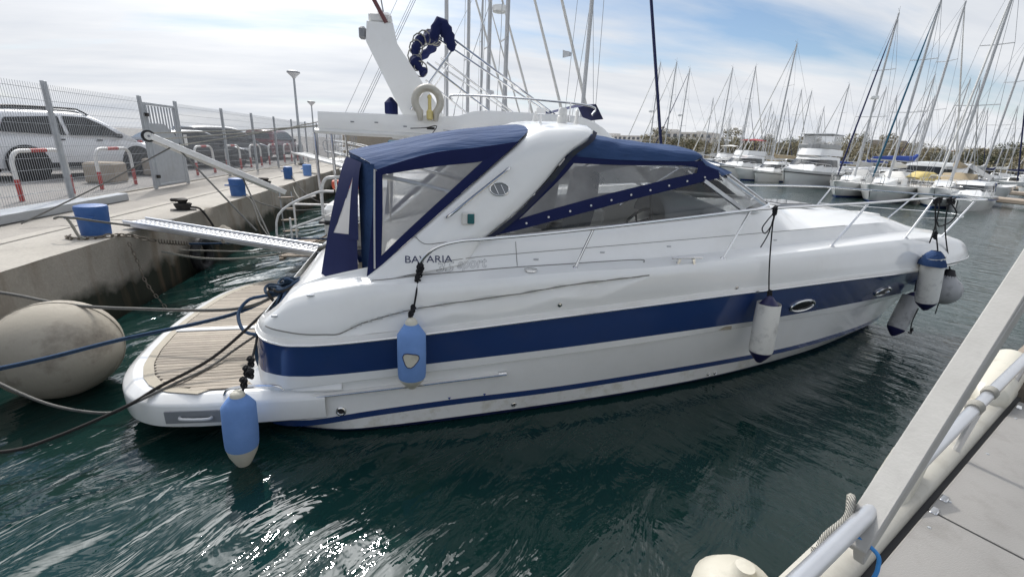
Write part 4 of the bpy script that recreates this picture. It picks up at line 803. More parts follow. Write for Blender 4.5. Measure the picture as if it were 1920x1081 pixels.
# stern lines
SC = BL(1.13, -.52, 1.02)
rope([(-5.0, 4.9, 1.05), (-4.02, 4.79, .95), (-3.45, 4.69, .86), (-2.87, 4.67, .81), BL(.67, -.71, .85), SC], .016, 'rope_grey', 'grey stern line crossing in front of the quay wall above the blue one')
rope([(-4.95, 1.85, 1.0), (-4.55, 2.25, 1.02), (-4.2, 2.6, .86), (-3.17, 3.60, .74), (-2.68, 4.09, .73), BL(.63, -.75, .81), SC], .018, 'rope_blue', 'taut blue stern line crossing the big round buoy')
rope([(-4.95, 2.3, 1.0), (-4.5, 2.5, 1.02), (-3.9, 2.8, .74), (-3.25, 3.05, .48), (-2.9, 3.1, .36), (-2.72, 3.29, .32), BL(.12, -1.70, .42), BL(.28, -1.52, .48), BL(.62, -1.30, .62), BL(.95, -.95, .88), SC], .014, 'rope_dk', 'dark stern line running down over the teak platform')
rope([(-4.95, 4.3, 1.0), (-4.5, 4.2, 1.02), (-3.8, 3.9, .78), (-3.32, 3.73, .55), (-2.93, 3.63, .39), (-2.53, 3.56, .34), BL(.15, -1.66, .42), BL(.38, -1.48, .48), BL(.54, -1.2, .48), BL(.69, -.95, .54), BL(.98, -1.0, .75)], .012, 'rope_grey', 'thin slack grey line lying over the near platform corner')
# pile of rope on the stern cleat
pile = thing('rope_coil', 'tangle of navy and blue rope heaped on the stern corner cleat', 'rope', BL(1.05, -.55, .95), TH)
rnd = random.Random(5)
for i in range(13):
    a0 = rnd.uniform(0, 6.28); rr_ = rnd.uniform(.07, .16); c = Vector((rnd.uniform(-.05, .14), rnd.uniform(-.16, .10), rnd.uniform(-.02, .10))); tl = rnd.uniform(-.6, .6)
    P = [c + Vector((rr_ * math.cos(a0 + k * .52), rr_ * .8 * math.sin(a0 + k * .52), .04 * math.sin(k) + tl * rr_ * math.cos(k * .52))) for k in range(12)]
    rope(P, .014, ('rope_navy', 'rope_blue', 'rope_navy', 'rope_dk')[i % 4], None, name='turn', parent=pile, n=3)
rope([(-.02, -.05, .0), (-.16, -.16, .02), (-.30, -.16, -.02), (-.36, -.28, -.12), (-.26, -.44, -.24), (-.05, -.46, -.24), (.06, -.38, -.12), (.10, -.25, .03)], .016, 'rope_blue', None, name='bight', parent=pile, n=5)
for s in (0, .05, .09): rope([(.10 - s, -.12, .08), (.09 - s, -.35, .0), (.02 - s, -.62, -.10), (-.03 - s * .6, -.78, -.32), (-.02, -.86, -.45)], .014, 'rope_navy' if s != .05 else 'rope_blue', None, name='hanging_turn', parent=pile, n=5)
coil = thing('rope_coil', 'small flat coil of blue hose on the far end of the platform', 'rope', BL(.82, 1.35, .465))
for k in range(3): MB().tube([Vector((.13 * math.cos(a / 16 * 6.283) * (1 - k * .12), .11 * math.sin(a / 16 * 6.283) * (1 - k * .1), .012 + k * .02)) for a in range(16)], .013, 6, closed=True).build('turn', 'rope_navy', coil)

# ============================================================ GANGWAYS
def gangway(A, Bp, w, name, label, m='alu', grating=True, thick=.07):
    A, Bp = Vector(A), Vector(Bp); X = (Bp - A); L = X.length; X.normalize(); Y = Vector((0, 0, 1)).cross(X).normalized(); Z = X.cross(Y)
    root = thing(name, label, 'gangway', A); root.rotation_euler = Matrix((X, Y, Z)).transposed().to_euler()
    for s in (-1, 1):
        MB().box((L / 2, s * w / 2, 0), (L, .035, thick), bev=.01).build('side_rail', m, root)
        MB().tube([(0, s * w / 2, thick * .6), (L, s * w / 2, thick * .6)], .017, 8).build('rim_tube', m, root)
    if grating:
        MB().box((L / 2, 0, thick * .06), (L, w - .03, .012)).build('tread_base', 'grey', root)
        n = int(L / .085); sl = None
        for i in range(n):
            for c in range(4):
                x = (i + .5) * L / n; yy = (c - 1.5) * (w - .06) / 4
                if sl is None: sl = MB().box((0, 0, 0), (.05, (w - .06) / 4 - .012, .014), bev=.004).build('tread', m, root); sl.location = (x, yy, thick * .06 + .014)
                else: inst(sl, 'tread', root, (x, yy, thick * .06 + .014))
    else:
        MB().box((L / 2, 0, 0), (L, w - .04, .03), bev=.005).build('deck_board', 'gel2', root)
        n = int(L / .25)
        for i in range(n): MB().box(((i + .5) * L / n, 0, .022), (.02, w - .06, .012)).build('foot_batten', 'ltgrey', root)
    return root, X, Y, Z, L
g1 = gangway((-4.62, 8.02, 1.06), BL(1.32, 1.45, .86), .36, 'gangway', 'aluminium gangway with perforated treads from the blue bollard to the near boat')
MB().lathe([(.035, -.2), (.035, .2)], 12, (g1[4] * .5, 0, -.02), (0, 1, 0)).build('hinge', 'steel', g1[0])
g2 = gangway((-5.02, 9.55, 2.34), (-3.35, 11.2, 1.22), .34, 'gangway', 'white raised gangway with small black wheels at its upper end', 'gel', False, .085)
for s in (-1,):
    wv_ = MB().lathe([(.09, -.02), (.105, -.015), (.105, .015), (.09, .02)], 24, (-.03, s * .15, .0), (0, 1, 0)).build('wheel', 'black', g2[0]); MB().lathe([(.068, -.024), (.068, .024)], 20, (-.03, s * .15, .0), (0, 1, 0)).build('rim', 'paint_white', wv_); MB().lathe([(.02, -.028), (.02, .028)], 12, (-.03, s * .15, .0), (0, 1, 0)).build('hub', 'grey', wv_)
for i, (a, b) in enumerate((((-4.72, 9.86, 2.18), (-3.2, 9.0, .75)), ((-3.9, 10.6, 1.55), (-3.0, 9.2, .45)))):
    tag(MB().tube([a, b], .016, 8).build('support_pole', 'rope_grey'), ('grey pole slanting from the raised white gangway down to the water', 'shorter grey pole propping the lower end of the white gangway')[i], 'pole')
rope([(-4.74, 9.85, 2.2), (-5.4, 8.7, 1.55), (-6.0, 7.8, 1.05)], .012, 'rope_grey', 'grey line running from the raised gangway down to the quay')
for i, (a, b) in enumerate((((-5.0, 9.6, 2.40), (-2.2, 11.5, 2.75)), ((-4.7, 9.9, 2.2), (-2.1, 11.6, 2.9)), ((-4.9, 9.7, 2.3), (-1.9, 12.2, 2.85)))):
    rope([a, ((a[0] + b[0]) / 2, (a[1] + b[1]) / 2, (a[2] + b[2]) / 2 - .03), b], .011, 'rope_white', ('lowest', 'middle', 'highest')[i] + ' of three white lines holding the raised gangway up')
g3 = gangway((-5.6, 21.5, 1.75), (-3.0, 19.0, 1.35), .6, 'gangway', 'plain white plank gangway farther along the quay', 'gel2', False, .05)
g4 = gangway((-5.3, 26.5, 1.7), (-2.6, 24.0, 1.35), .5, 'gangway', 'grey gangway with handrails behind the white plank', 'galv', False, .05)
for s in (-1, 1): MB().tube(cr_spline([(0, s * .25, 0), (.1, s * .25, .6), (g4[4] - .2, s * .25, .6), (g4[4], s * .25, 0)], 4), .02, 8).build('handrail', 'galv', g4[0])

# ============================================================ QUAY FURNITURE
def bollard(x, y, s, label, m='bollard_blue'):
    o = thing('mooring_bollard', label, 'bollard', (x, y, QZ), 0, 'blue bollards on the quay')
    MB().lathe([(.172 * s, 0), (.175 * s, .05), (.18 * s, .2), (.19 * s, .34), (.194 * s, .385), (.185 * s, .415), (.14 * s, .428), (.001, .432)], 28).build('drum', m, o)
    MB().tube([(-.22 * s, -.2 * s, .27), (.12 * s, -.17 * s, .27)], .02, 8).build('cross_bar', m, o)
    return o
bollard(-4.80, 7.42, 1.0, 'large blue bollard nearest the camera, at the foot of the gangway')
bollard(-4.70, 12.35, .95, 'dark blue bollard below the raised white gangway')
bollard(-4.95, 17.5, .8, 'small dark blue bollard wrapped in rope farther along the quay')
bollard(-4.72, 19.2, .85, 'light blue bollard, farthest of the row', 'fend_blue')
def horn(x, y, label):
    o = thing('mooring_cleat', label, 'cleat', (x, y, QZ), R(25))
    MB().lathe([(.12, 0), (.11, .03), (.07, .06), (.06, .14), (.09, .18), (.10, .21), (.06, .235), (.001, .24)], 16).build('post', 'iron', o); MB().box((-.06, 0, .205), (.26, .1, .06), bev=.02).build('head', 'iron', o); MB().box((0, 0, .012), (.42, .16, .024), bev=.006).build('base_plate', 'iron', o)
    for k in range(4): MB().tube([Vector(((.11 + .01 * k) * math.cos(a / 12 * 6.283), (.10 + .008 * k) * math.sin(a / 12 * 6.283), .05 + .024 * k)) for a in range(12)], .015, 6, closed=True).build('rope_turn', 'rope_dk', o)
horn(-4.78, 9.85, 'black iron mooring cleat wrapped in dark rope by the quay edge'); horn(-4.9, 15.0, 'black iron mooring cleat between the blue bollards')
def chain(pts, label, r=.022, m='chain'):
    P = cr_spline(pts, 14); o = None; d = 0.; lastp = P[0]; k = 0; root = None
    mb = MB()
    for i in range(1, len(P)):
        d += (P[i] - lastp).length; lastp = P[i]
        if d > r * 3.0:
            d = 0; t = (P[i] - P[i - 1]).normalized(); a = t.orthogonal().normalized(); a = Matrix.Rotation(k * 1.57, 3, t) @ a
            mb.tube([P[i] + t * math.cos(q / 10 * 6.283) * r * 2.0 + a * math.sin(q / 10 * 6.283) * r for q in range(10)], r * .38, 5, closed=True); k += 1
    return tag(mb.build('mooring_chain', m), label, 'chain')
rnd = random.Random(2)
chain([(-5.02, 7.25, 1.0), (-4.9, 7.03, 1.0), (-4.66, 7.02, 1.0), (-4.48, 7.2, 1.01), (-4.38, 7.4, .97), (-4.25, 7.5, .90), (-4.12, 7.6, .85)], 'rusty chain wrapped round the foot of the near blue bollard', .028)
chain([(-4.35, 7.3, .93), (-4.25, 7.25, .6), (-4.1, 7.1, .3), (-3.75, 6.9, -.1)], 'weedy chain hanging down the quay wall into the water', .018)
spring = MB().tube([Vector((-4.12, 7.6, .84)) + Vector((.34, .16, -.07)) * (k / 80) + Vector((-.2 * math.cos(k * .85), math.cos(k * .85), math.sin(k * .85))) * .03 for k in range(81)], .009, 6).build('mooring_spring', 'chain'); tag(spring, 'coiled steel mooring spring at the end of the bollard chain', 'spring')
rope([(-3.78, 7.76, .77), (-3.38, 7.95, .74), (-2.8, 8.4, .70), (-2.1, 8.5, .72), (-1.2, 8.2, .74)], .016, 'rope_blue', 'blue line leading from the mooring spring under the gangway')
rope([(-4.1, 7.6, .68), (-3.7, 7.9, .50), (-3.2, 8.2, .42), (-2.6, 8.35, .48), (-2.0, 8.3, .66), (-1.4, 8.0, .85)], .017, 'rope_white', 'white line sagging deepest below the gangway')
rope([(-3.95, 7.8, .66), (-3.3, 8.4, .50), (-2.6, 8.7, .46), (-1.9, 8.7, .62)], .012, 'rope_white', 'thin white line sagging behind the thicker one below the gangway')
rope([(-5.0, 7.02, 1.27), (-4.9, 6.98, 1.30), (-4.72, 7.0, 1.28), (-4.55, 7.12, 1.22), (-4.4, 7.5, 1.1)], .016, 'rope_grey', 'grey rope looped over the cross bar of the near blue bollard')
rope([(-4.84, 6.99, 1.30), (-4.78, 6.97, 1.2), (-4.74, 6.98, 1.05), (-4.68, 7.0, 1.0)], .018, 'rope_white', 'pale rope end dangling on the near blue bollard')
rope([(-4.7, 9.8, 1.05), (-4.5, 9.85, 1.02), (-4.38, 9.9, .8), (-4.3, 9.95, .55)], .02, 'rope_dk', 'dark rope from the iron cleat over the quay edge')
fq = thing('ball_fender', 'small cream ball fender hung against the quay wall below the iron cleat', 'fender', (-4.22, 10.1, .42))
MB().lathe([(.002, -.2)] + [(.2 * math.cos(R(a)), .2 * math.sin(R(a))) for a in range(-80, 80, 10)] + [(.04, .22), (.001, .23)], 20).build('ball', 'buoy', fq, 60)
ty = thing('tyre_fender', 'old black tyre hanging on the quay wall under the gangway', 'tyre', (-4.28, 9.2, .25)); MB().tube([(0, .27 * math.cos(k / 24 * 6.283), .27 * math.sin(k / 24 * 6.283)) for k in range(24)], .085, 10, closed=True).build('tyre', 'black', ty)
rope([(-4.6, 12.3, 1.0), (-4.3, 12.0, .9), (-4.0, 11.5, .45), (-3.6, 11.0, .1)], .016, 'rope_grey', 'grey line from the dark blue bollard down to the water')
rope([(-4.55, 12.4, 1.02), (-4.2, 12.3, .82), (-3.4, 12.0, .70), (-2.4, 11.4, .85)], .014, 'rope_grey', 'grey line from the dark blue bollard to the cruiser stern')
rope([(-4.8, 17.3, 1.1), (-4.0, 15.5, .8), (-3.0, 13.4, .72), (-2.2, 12.6, .9)], .016, 'rope_dk', 'dark slack line from the small bollard to the cruiser')
rope([(-5.3, 15.2, 1.4), (-5.0, 17.5, 1.35), (-4.8, 17.6, 1.1), (-4.4, 16, .8), (-3.7, 14, .7)], .012, 'rope_white', 'pale line looped over the small bollard')
# ladder in the corner of the quay
la = thing('boarding_ladder', 'narrow ladder with wooden steps standing off the quay wall', 'ladder', (-3.55, 12.3, .1), R(35))
for s in (-1, 1): MB().tube([(s * .16, 0, -.3), (s * .14, .12, 1.0)], .017, 8).build('stile', 'galv', la)
for k in range(4): MB().box((0, .0 + k * .035, .02 + k * .28), (.36, .15, .03), bev=.006).build('step', 'wood_grey', la)
# steel beams lying along the fence foot
for i, (dx, l0, l1) in enumerate(((0, 4.2, 11.05), (-.26, 4.2, 10.2))):
    tag(MB().box((-6.48 + dx, (l0 + l1) / 2, QZ + .085 - i * .01), (.20, l1 - l0, .15), bev=.012).build('steel_beam', 'galv'), ('grey steel beam lying on the quay in front of the fence', 'second grey steel beam lying tight against the fence foot')[i], 'beam')
# big buoy
bu = thing('mooring_buoy', 'big weathered white ball buoy floating between quay and stern', 'buoy', (-3.54, 4.62, .43), R(20))
prof = [(.002, -.466)] + [(.49 * math.cos(R(a)), .465 * math.sin(R(a))) for a in range(-80, 90, 8)] + [(.001, .466)]
MB().lathe(prof, 40).build('ball', 'buoy', bu, 60); MB().tube([(.492 * math.cos(k / 48 * 6.2832), .1 * math.sin(k / 48 * 6.2832) * 0, .466 * math.sin(k / 48 * 6.2832)) for k in range(48)], .007, 6, closed=True).build('mould_seam', 'buoy', bu)
# ============================================================ FENCE + GATE + HOOPS
FX, FZ0, FZ1 = -6.98, 1.0, 3.2
fence = thing('mesh_fence', 'tall grey welded mesh fence along the car park behind the quay', 'fence', (FX, 0, FZ0))
posts = [1.8, 4.65, 7.5, 10.36, 13.25, 14.9, 17.85, 20.6, 23.35, 26.1, 28.85, 31.6, 34.35, 37.1, 39.8]
pm = MB().box((0, 0, 1.11), (.075, .075, 2.24), bev=.008).build('post', 'galv', fence); pm.location = (0, posts[0], 0)
for y in posts[1:]: inst(pm, 'post', fence, (0, y, 0))
clipm = MB().box((.045, 0, 0), (.03, .085, .02)).build('post_clip', 'iron', pm)
def panel(y0, y1, z0=.06, z1=2.17):
    mb = MB(); n = int((y1 - y0) / .052)
    for k in range(n + 1):
        y = y0 + (y1 - y0) * k / n; mb.add([(.003, y - .0018, z0), (.003, y + .0018, z0), (-.003, y, z0), (.003, y - .0018, z1), (.003, y + .0018, z1), (-.003, y, z1)], [(0, 1, 4, 3), (1, 2, 5, 4), (2, 0, 3, 5)])
    for z in [z0 + .02 + .2 * i for i in range(11)]: mb.box((.006, (y0 + y1) / 2, z), (.007, y1 - y0, .007))
    o = mb.build('wire_mesh', 'galv', fence, smooth=0, fix=False); o['kind'] = 'stuff'
for a, b in zip(posts, posts[1:]):
    if abs(a - 13.25) > .1: panel(a + .05, b - .05)
gate = thing('metal_gate', 'galvanised sheet metal gate with barred top in the mesh fence', 'gate', (FX + .03, 13.32, FZ0 + .05))
for y in (.05, 1.42): MB().box((0, y, 1.02), (.06, .06, 2.04), bev=.006).build('stile', 'galv', gate)
for z in (.03, 2.01): MB().box((0, .735, z), (.055, 1.31, .06), bev=.006).build('rail', 'galv', gate)
MB().prism([(.0, .085, .065), (.0, 1.385, .065), (.0, 1.385, 1.15), (.0, .75, 1.55), (.0, .085, 1.55)], (.02, 0, 0)).build('sheet_panel', 'galv', gate)
for k in range(9): MB().box((.0, .2 + k * .14, 1.54), (.022, .045, .86)).build('bar', 'galv', gate)
MB().box((.04, .0, .25), (.05, .1, .08)).build('hinge', 'iron', gate); MB().box((.04, .0, 1.75), (.05, .1, .08)).build('hinge', 'iron', gate); MB().box((.04, 1.36, 1.0), (.05, .09, .16), bev=.01).build('lock_box', 'grey', gate)
tag(MB().box((FX + .06, 15.02, 2.2), (.02, .16, .3)).build('notice_plate', 'paint_white'), 'small pale notice plate on the fence beside the gate', 'sign')
hoop0 = None
def hoop(y, label, x=-7.9, w=1.35, h=.95):
    o = thing('hoop_barrier', label, 'barrier', (x, y, 1.0), 0, 'red and white hoop barriers behind the fence')
    P = [(0, 0, 0), (0, 0, h - .25)] + [(0, .25 - .25 * math.cos(R(a)), h - .25 + .25 * math.sin(R(a))) for a in (15, 30, 45, 60, 75, 90)] + [(0, w - .25 + .25 * math.sin(R(a)), h - .25 + .25 * math.cos(R(a))) for a in (0, 15, 30, 45, 60, 75, 90)] + [(0, w, 0)]
    MB().tube(P, .038, 10).build('hoop', 'paint_white', o)
    for yy in (0, w): MB().tube([(0, yy, .005), (0, yy, .42)], .041, 10).build('red_band', 'paint_red', o)
    MB().tube([(0, w / 2 - .2, h), (0, w / 2 + .2, h)], .041, 10).build('red_band', 'paint_red', o)
for i, (y, lb) in enumerate(((10.45, 'red and white hoop barrier in front of the white car\'s rear wheel'), (12.75, 'red and white hoop barrier in front of the white car\'s front door'), (15.35, 'red and white hoop barrier half hidden behind the sheet metal gate'), (17.6, 'red and white hoop barrier first to the right of the gate'), (20.1, 'red and white hoop barrier second to the right of the gate'), (22.6, 'red and white hoop barrier third to the right of the gate'), (25.1, 'red and white hoop barrier fourth to the right of the gate, near the lamp post'), (27.6, 'red and white hoop barrier in front of the dark red car'), (30.2, 'farthest red and white hoop barrier along the fence'))): hoop(y, lb)
for i, (x, y) in enumerate(((-8.8, 14.5), (-8.85, 17.2))):
    o = MB().box((x, y, 1.27), (.7, .75, .54), rz=.1, bev=.05).build('concrete_block', 'block'); tag(o, ('square concrete block behind the second hoop barrier', 'square concrete block half hidden by the gate post')[i], 'concrete block')
# ============================================================ CARS
def car(name, loc, rz, label, paint, L=4.5, H=1.6, W=1.85, kind='hatch', roofbars=False):
    o = thing(name, label, 'car', loc, rz)
    h = H / 1.6
    if kind == 'hatch':
        bel = [(-L / 2, .55), (-L / 2 + .03, .80), (-L / 2 + .12, 1.02), (L * .18, .98), (L * .30, .93), (L * .42, .84), (L * .485, .66), (L / 2, .48)]
        green = [(-L / 2 + .14, 1.0), (-L / 2 + .36, 1.40), (-L / 2 + .60, 1.53), (-L * .1, 1.58), (L * .06, 1.55), (L * .16, 1.42), (L * .34, .95)]
        wl = [[(-1.72, 1.05), (-1.52, 1.36), (-.95, 1.42), (-.95, 1.02)], [(-.62, 1.02), (-.62, 1.44), (-.1, 1.46), (.62, 1.18), (.95, 1.0)]]
        wl = [[(-1.85, 1.08), (-1.62, 1.38), (-.42, 1.47), (-.40, 1.03)], [(-.30, 1.03), (-.32, 1.475), (.28, 1.47), (.68, 1.30), (1.12, 1.02)]]
    elif kind == 'van':
        bel = [(-L / 2, .5), (-L / 2 + .02, 1.05), (L * .22, 1.02), (L * .34, .98), (L * .46, .82), (L / 2, .5)]
        green = [(-L / 2 + .03, 1.0), (-L / 2 + .12, 1.62), (-L / 2 + .3, 1.72), (L * .02, 1.75), (L * .12, 1.62), (L * .30, .98)]
        wl = [[(-L / 2 + .25, 1.1), (-L / 2 + .32, 1.55), (-.8, 1.6), (-.8, 1.08)], [(-.7, 1.08), (-.7, 1.6), (.0, 1.62), (.0, 1.06)], [(.08, 1.05), (.08, 1.6), (.45, 1.52), (1.1, 1.03)]]
    else:
        bel = [(-L / 2, .55), (-L / 2 + .02, .85), (-L * .36, .98), (L * .15, .95), (L * .32, .88), (L * .45, .74), (L / 2, .5)]
        green = [(-L * .40, .95), (-L * .26, 1.34), (-L * .12, 1.44), (L * .02, 1.45), (L * .10, 1.38), (L * .27, .93)]
        wl = [[(-1.45, 1.0), (-1.1, 1.30), (-.3, 1.38), (-.28, .99)], [(-.2, .99), (-.22, 1.385), (.2, 1.36), (.85, .98)]]
    def sec(prof, y0, tum, bot):
        rows = []
        for x, z in prof:
            z *= h; half = y0 * (1 - .10 * abs(x / (L / 2)) ** 4)
            zb = bot * h; t2 = tum * (z - zb)
            rows.append([Vector((x, -half + .03, zb)), Vector((x, -half, lerp(zb, z, .3))), Vector((x, -half + t2 * .75, lerp(zb, z, .86))), Vector((x, -half + t2 + .09, z)), Vector((x, half - t2 - .09, z)), Vector((x, half - t2 * .75, lerp(zb, z, .86))), Vector((x, half, lerp(zb, z, .3))), Vector((x, half - .03, zb))])
        return rows
    def cap(mb, rows): mb.add(rows[0], [tuple(range(8))]); mb.add(rows[-1], [tuple(range(7, -1, -1))])
    ins_ = lambda prof, n: [(p.x, p.y) for p in cr_spline([(a, b, 0) for a, b in prof], n)]
    r1 = sec(ins_(bel, 4), W / 2, .02, .28); m1 = MB().loft(r1); cap(m1, r1); bo = m1.build('body', paint, o, 45)
    r2 = sec(ins_(green, 4), W / 2 - .06, .24, .9); m2 = MB().loft(r2); cap(m2, r2); cb = m2.build('cabin', paint, o, 45)
    def gy(z): return W / 2 - .06 - .122 * h * max(0, ((z - .9) / .66 - .3) / .56) + .034
    for s in (-1, 1):
        for q in wl: MB().add([Vector((x, s * gy(z), z * h)) for x, z in q], [tuple(range(len(q)))]).build('side_window', 'glass_dk', cb, 0)
        for x in (-.55, .42): MB().box((x, s * (W / 2 + .005), .93 * h), (.17, .03, .035), bev=.01).build('door_handle', 'black', bo)
        MB().box((.95, s * (W / 2 + .06), 1.05 * h), (.12, .2, .13), bev=.03).build('mirror', 'black', bo)
        MB().box((0, s * (W / 2 - .01), .33 * h), (L * .62, .06, .14), bev=.02).build('sill', 'black', bo)
        for x in (-L * .305, L * .315):
            MB().lathe([(.43 * h, 0), (.43 * h, .012), (.30 * h, .014)], 28, (x, s * (W / 2 - .012), .37 * h), (0, s, 0)).build('wheel_arch', 'black', bo)
            wh = MB().lathe([(.31 * h, -.1), (.345 * h, -.08), (.345 * h, .08), (.31 * h, .1), (.22 * h, .1)], 28, (x, s * (W / 2 - .06), .345 * h), (0, s, 0)).build('tyre', 'black', o)
            rm = MB(); c = Vector((x, s * (W / 2 + .02), .345 * h))
            for k in range(5):
                a = k * 1.2566; rm.beam(c, c + Vector((math.cos(a), 0, math.sin(a))) * .205 * h, .05, .03, up=(0, 1, 0))
            rm.tube([c + Vector((math.cos(k / 20 * 6.283), 0, math.sin(k / 20 * 6.283))) * .21 * h for k in range(20)], .02, 6, closed=True); rm.build('rim', 'alu', wh)
        MB().box((L * .445, s * (W / 2 - .22), .74 * h), (.22, .34, .13), bev=.04).build('headlight', 'lampglass', bo)
        MB().box((-L / 2 + .06, s * (W / 2 - .13), .90 * h), (.12, .18, .26), bev=.03).build('tail_light', 'tail', bo)
        if roofbars: MB().tube(cr_spline([(-L * .36, s * .62, 1.52 * h), (-L * .33, s * .62, 1.62 * h), (0, s * .62, 1.66 * h), (L * .06, s * .62, 1.62 * h), (L * .10, s * .62, 1.53 * h)], 4), .025, 8).build('roof_bar', 'black', cb)
    a, b = green[-1], green[-3]
    MB().add([Vector((lerp(a[0], b[0], .12) + .03, -W / 2 + .22, lerp(a[1], b[1], .12) * h + .015)), Vector((lerp(a[0], b[0], .12) + .03, W / 2 - .22, lerp(a[1], b[1], .12) * h + .015)), Vector((b[0] + .06, W / 2 - .34, b[1] * h - .01)), Vector((b[0] + .06, -W / 2 + .34, b[1] * h - .01))], [(0, 1, 2, 3)]).build('windscreen', 'glass_dk', cb, 0)
    a, b = green[0], green[1]
    MB().add([Vector((lerp(a[0], b[0], .2) - .04, -W / 2 + .25, lerp(a[1], b[1], .2) * h)), Vector((lerp(a[0], b[0], .2) - .04, W / 2 - .25, lerp(a[1], b[1], .2) * h)), Vector((b[0] - .03, W / 2 - .36, b[1] * h - .03)), Vector((b[0] - .03, -W / 2 + .36, b[1] * h - .03))], [(0, 1, 2, 3)]).build('rear_window', 'glass_dk', cb, 0)
    MB().box((L / 2 - .02, 0, .40 * h), (.12, W - .3, .24), bev=.04).build('bumper', 'black', bo)
    return o
hd_ = math.atan2(3.0, 1.35)
car('parked_car', (-10.75, 16.05, 1.0), hd_, 'white hatchback with black roof rails parked behind the first hoops', 'car_white', 4.62, 1.84, 1.9, 'hatch', True)
car('parked_car', (-13.2, 19.6, 1.0), hd_, 'black van parked beyond the white car, orange seen through its window', 'car_black', 4.8, 1.85, 1.9, 'van')
car('parked_car', (-9.9, 21.6, 1.0), hd_ - .1, 'black saloon parked right of the metal gate', 'car_black', 4.7, 1.62, 1.85, 'saloon')
car('parked_car', (-10.2, 25.6, 1.0), hd_ - .1, 'charcoal hatchback parked beyond the black saloon', 'car_grey', 4.5, 1.72, 1.85, 'hatch')
car('parked_car', (-9.6, 31.5, 1.0), hd_ + .35, 'dark red car parked by the lamp post', 'car_red', 4.6, 1.75, 1.85, 'hatch')
car('parked_car', (-16.5, 24.5, 1.0), hd_, 'black car in the second parking row', 'car_black', 4.6, 1.6, 1.85, 'hatch')
def lamp(x, y, h, label):
    o = thing('street_lamp', label, 'street lamp', (x, y, 1.0))
    MB().tube([(0, 0, 0), (0, 0, 1.0), (0, 0, 1.02), (0, 0, h)], [.1, .09, .07, .05], 12).build('pole', 'galv', o); MB().lathe([(.07, 0), (.10, .06), (.27, .22), (.30, .25)], 20, (0, 0, h)).build('lamp_bowl', 'lampglass', o); MB().lathe([(.31, .25), (.30, .31), (.2, .35), (.001, .36)], 20, (0, 0, h)).build('lamp_cap', 'grey', o)
    MB().lathe([(.2, 0), (.2, .05), (.1, .06)], 16).build('foot', 'iron', o)
lamp(-6.62, 26.0, 4.15, 'tall street lamp with cone head beside the fence'); lamp(-9.3, 41.0, 3.75, 'smaller street lamp with cone head far behind the first one')
# beige breakwater wall at the end of the quay
for i, (a, b) in enumerate((((-7.0, 40.5), (2.0, 41.5)), ((2.02, 41.5), (12, 42.5)))):
    tag(MB().beam((a[0], a[1], 2.0), (b[0], b[1], 2.0), .4, 2.2).build('harbour_wall', 'block'), ('beige concrete harbour wall at the end of the quay, left part', 'beige concrete harbour wall at the end of the quay, right part')[i], 'wall')
mol = MB().box((2.5, 47, .3), (20, 9.5, 1.4)).build('breakwater_ground', 'apron'); tag(mol, kind='structure')
# ============================================================ FOREGROUND CATWALK (camera stands on it)
CU = Vector((.917, .399, 0)).normalized(); CNn = Vector((-CU.y, CU.x, 0)); CA = math.atan2(CU.y, CU.x)
def CW(u, n, z): return CU * u + CNn * n + Vector((0, 0, z))
cat = thing('pontoon_catwalk', 'white panelled catwalk along the moored boat in the lower right corner', 'catwalk', (0, 0, 0), CA)
DZ = .95
for i, (u0, u1) in enumerate(((-.6, 1.16), (1.17, 2.64), (2.65, 4.55))):
    MB().box(((u0 + u1) / 2, -.20, DZ - .02), (u1 - u0 - .006, .98, .04), bev=.004).build('deck_panel', 'ply', cat)
for u in (2.63, 2.78, 4.4): MB().box((u + .02, .27, DZ + .002), (.06, .03, .012), bev=.004).build('latch', 'steel', cat)
MB().box((2.0, .345, DZ - .06), (5.4, .10, .08)).build('gap_strip', 'black', cat)
MB().loft([[(u, n, z) for u in (-.6, 1, 2.5, 4.7)] for n, z in ((.315, .80), (.318, .955), (.33, .985), (.40, 1.0), (.475, .985), (.49, .90), (.47, .70), (.45, .3))]).build('gunwale', 'cream', cat, 60)
tb_ = MB().tube(cr_spline([(-.5, .315, 1.40), (.9, .315, 1.385), (1.9, .315, 1.37), (3.2, .315, 1.36), (4.6, .315, 1.36)], 4), .026, 12).build('hand_rail', 'alu', cat)
for u in (.4, 1.98, 3.3, 4.5): MB().tube([(u, .35, .98), (u, .318, 1.36)], .016, 8).build('rail_post', 'alu', tb_)
for u, w in ((1.98, .033), (3.02, .035), (3.3, .034)): MB().lathe([(.027, -w), (w, -w * .6), (w, w * .6), (.027, w)], 12, (u, .315, 1.37), (1, 0, 0)).build('rail_lashing', 'rope_white', tb_)
MB().box((5.6, -.1, .86), (1.6, 1.2, .3), bev=.05).build('deck_box', 'wood_grey', cat)
for u in (-.3, .3, .9, 1.05, 1.3, 1.9, 2.5, 2.8, 3.5, 4.2):
    for n in (.25, -.62): MB().lathe([(.008, 0), (.007, .003), (.001, .004)], 8, (u, n, DZ), cap=False).build('screw', 'galv', cat)
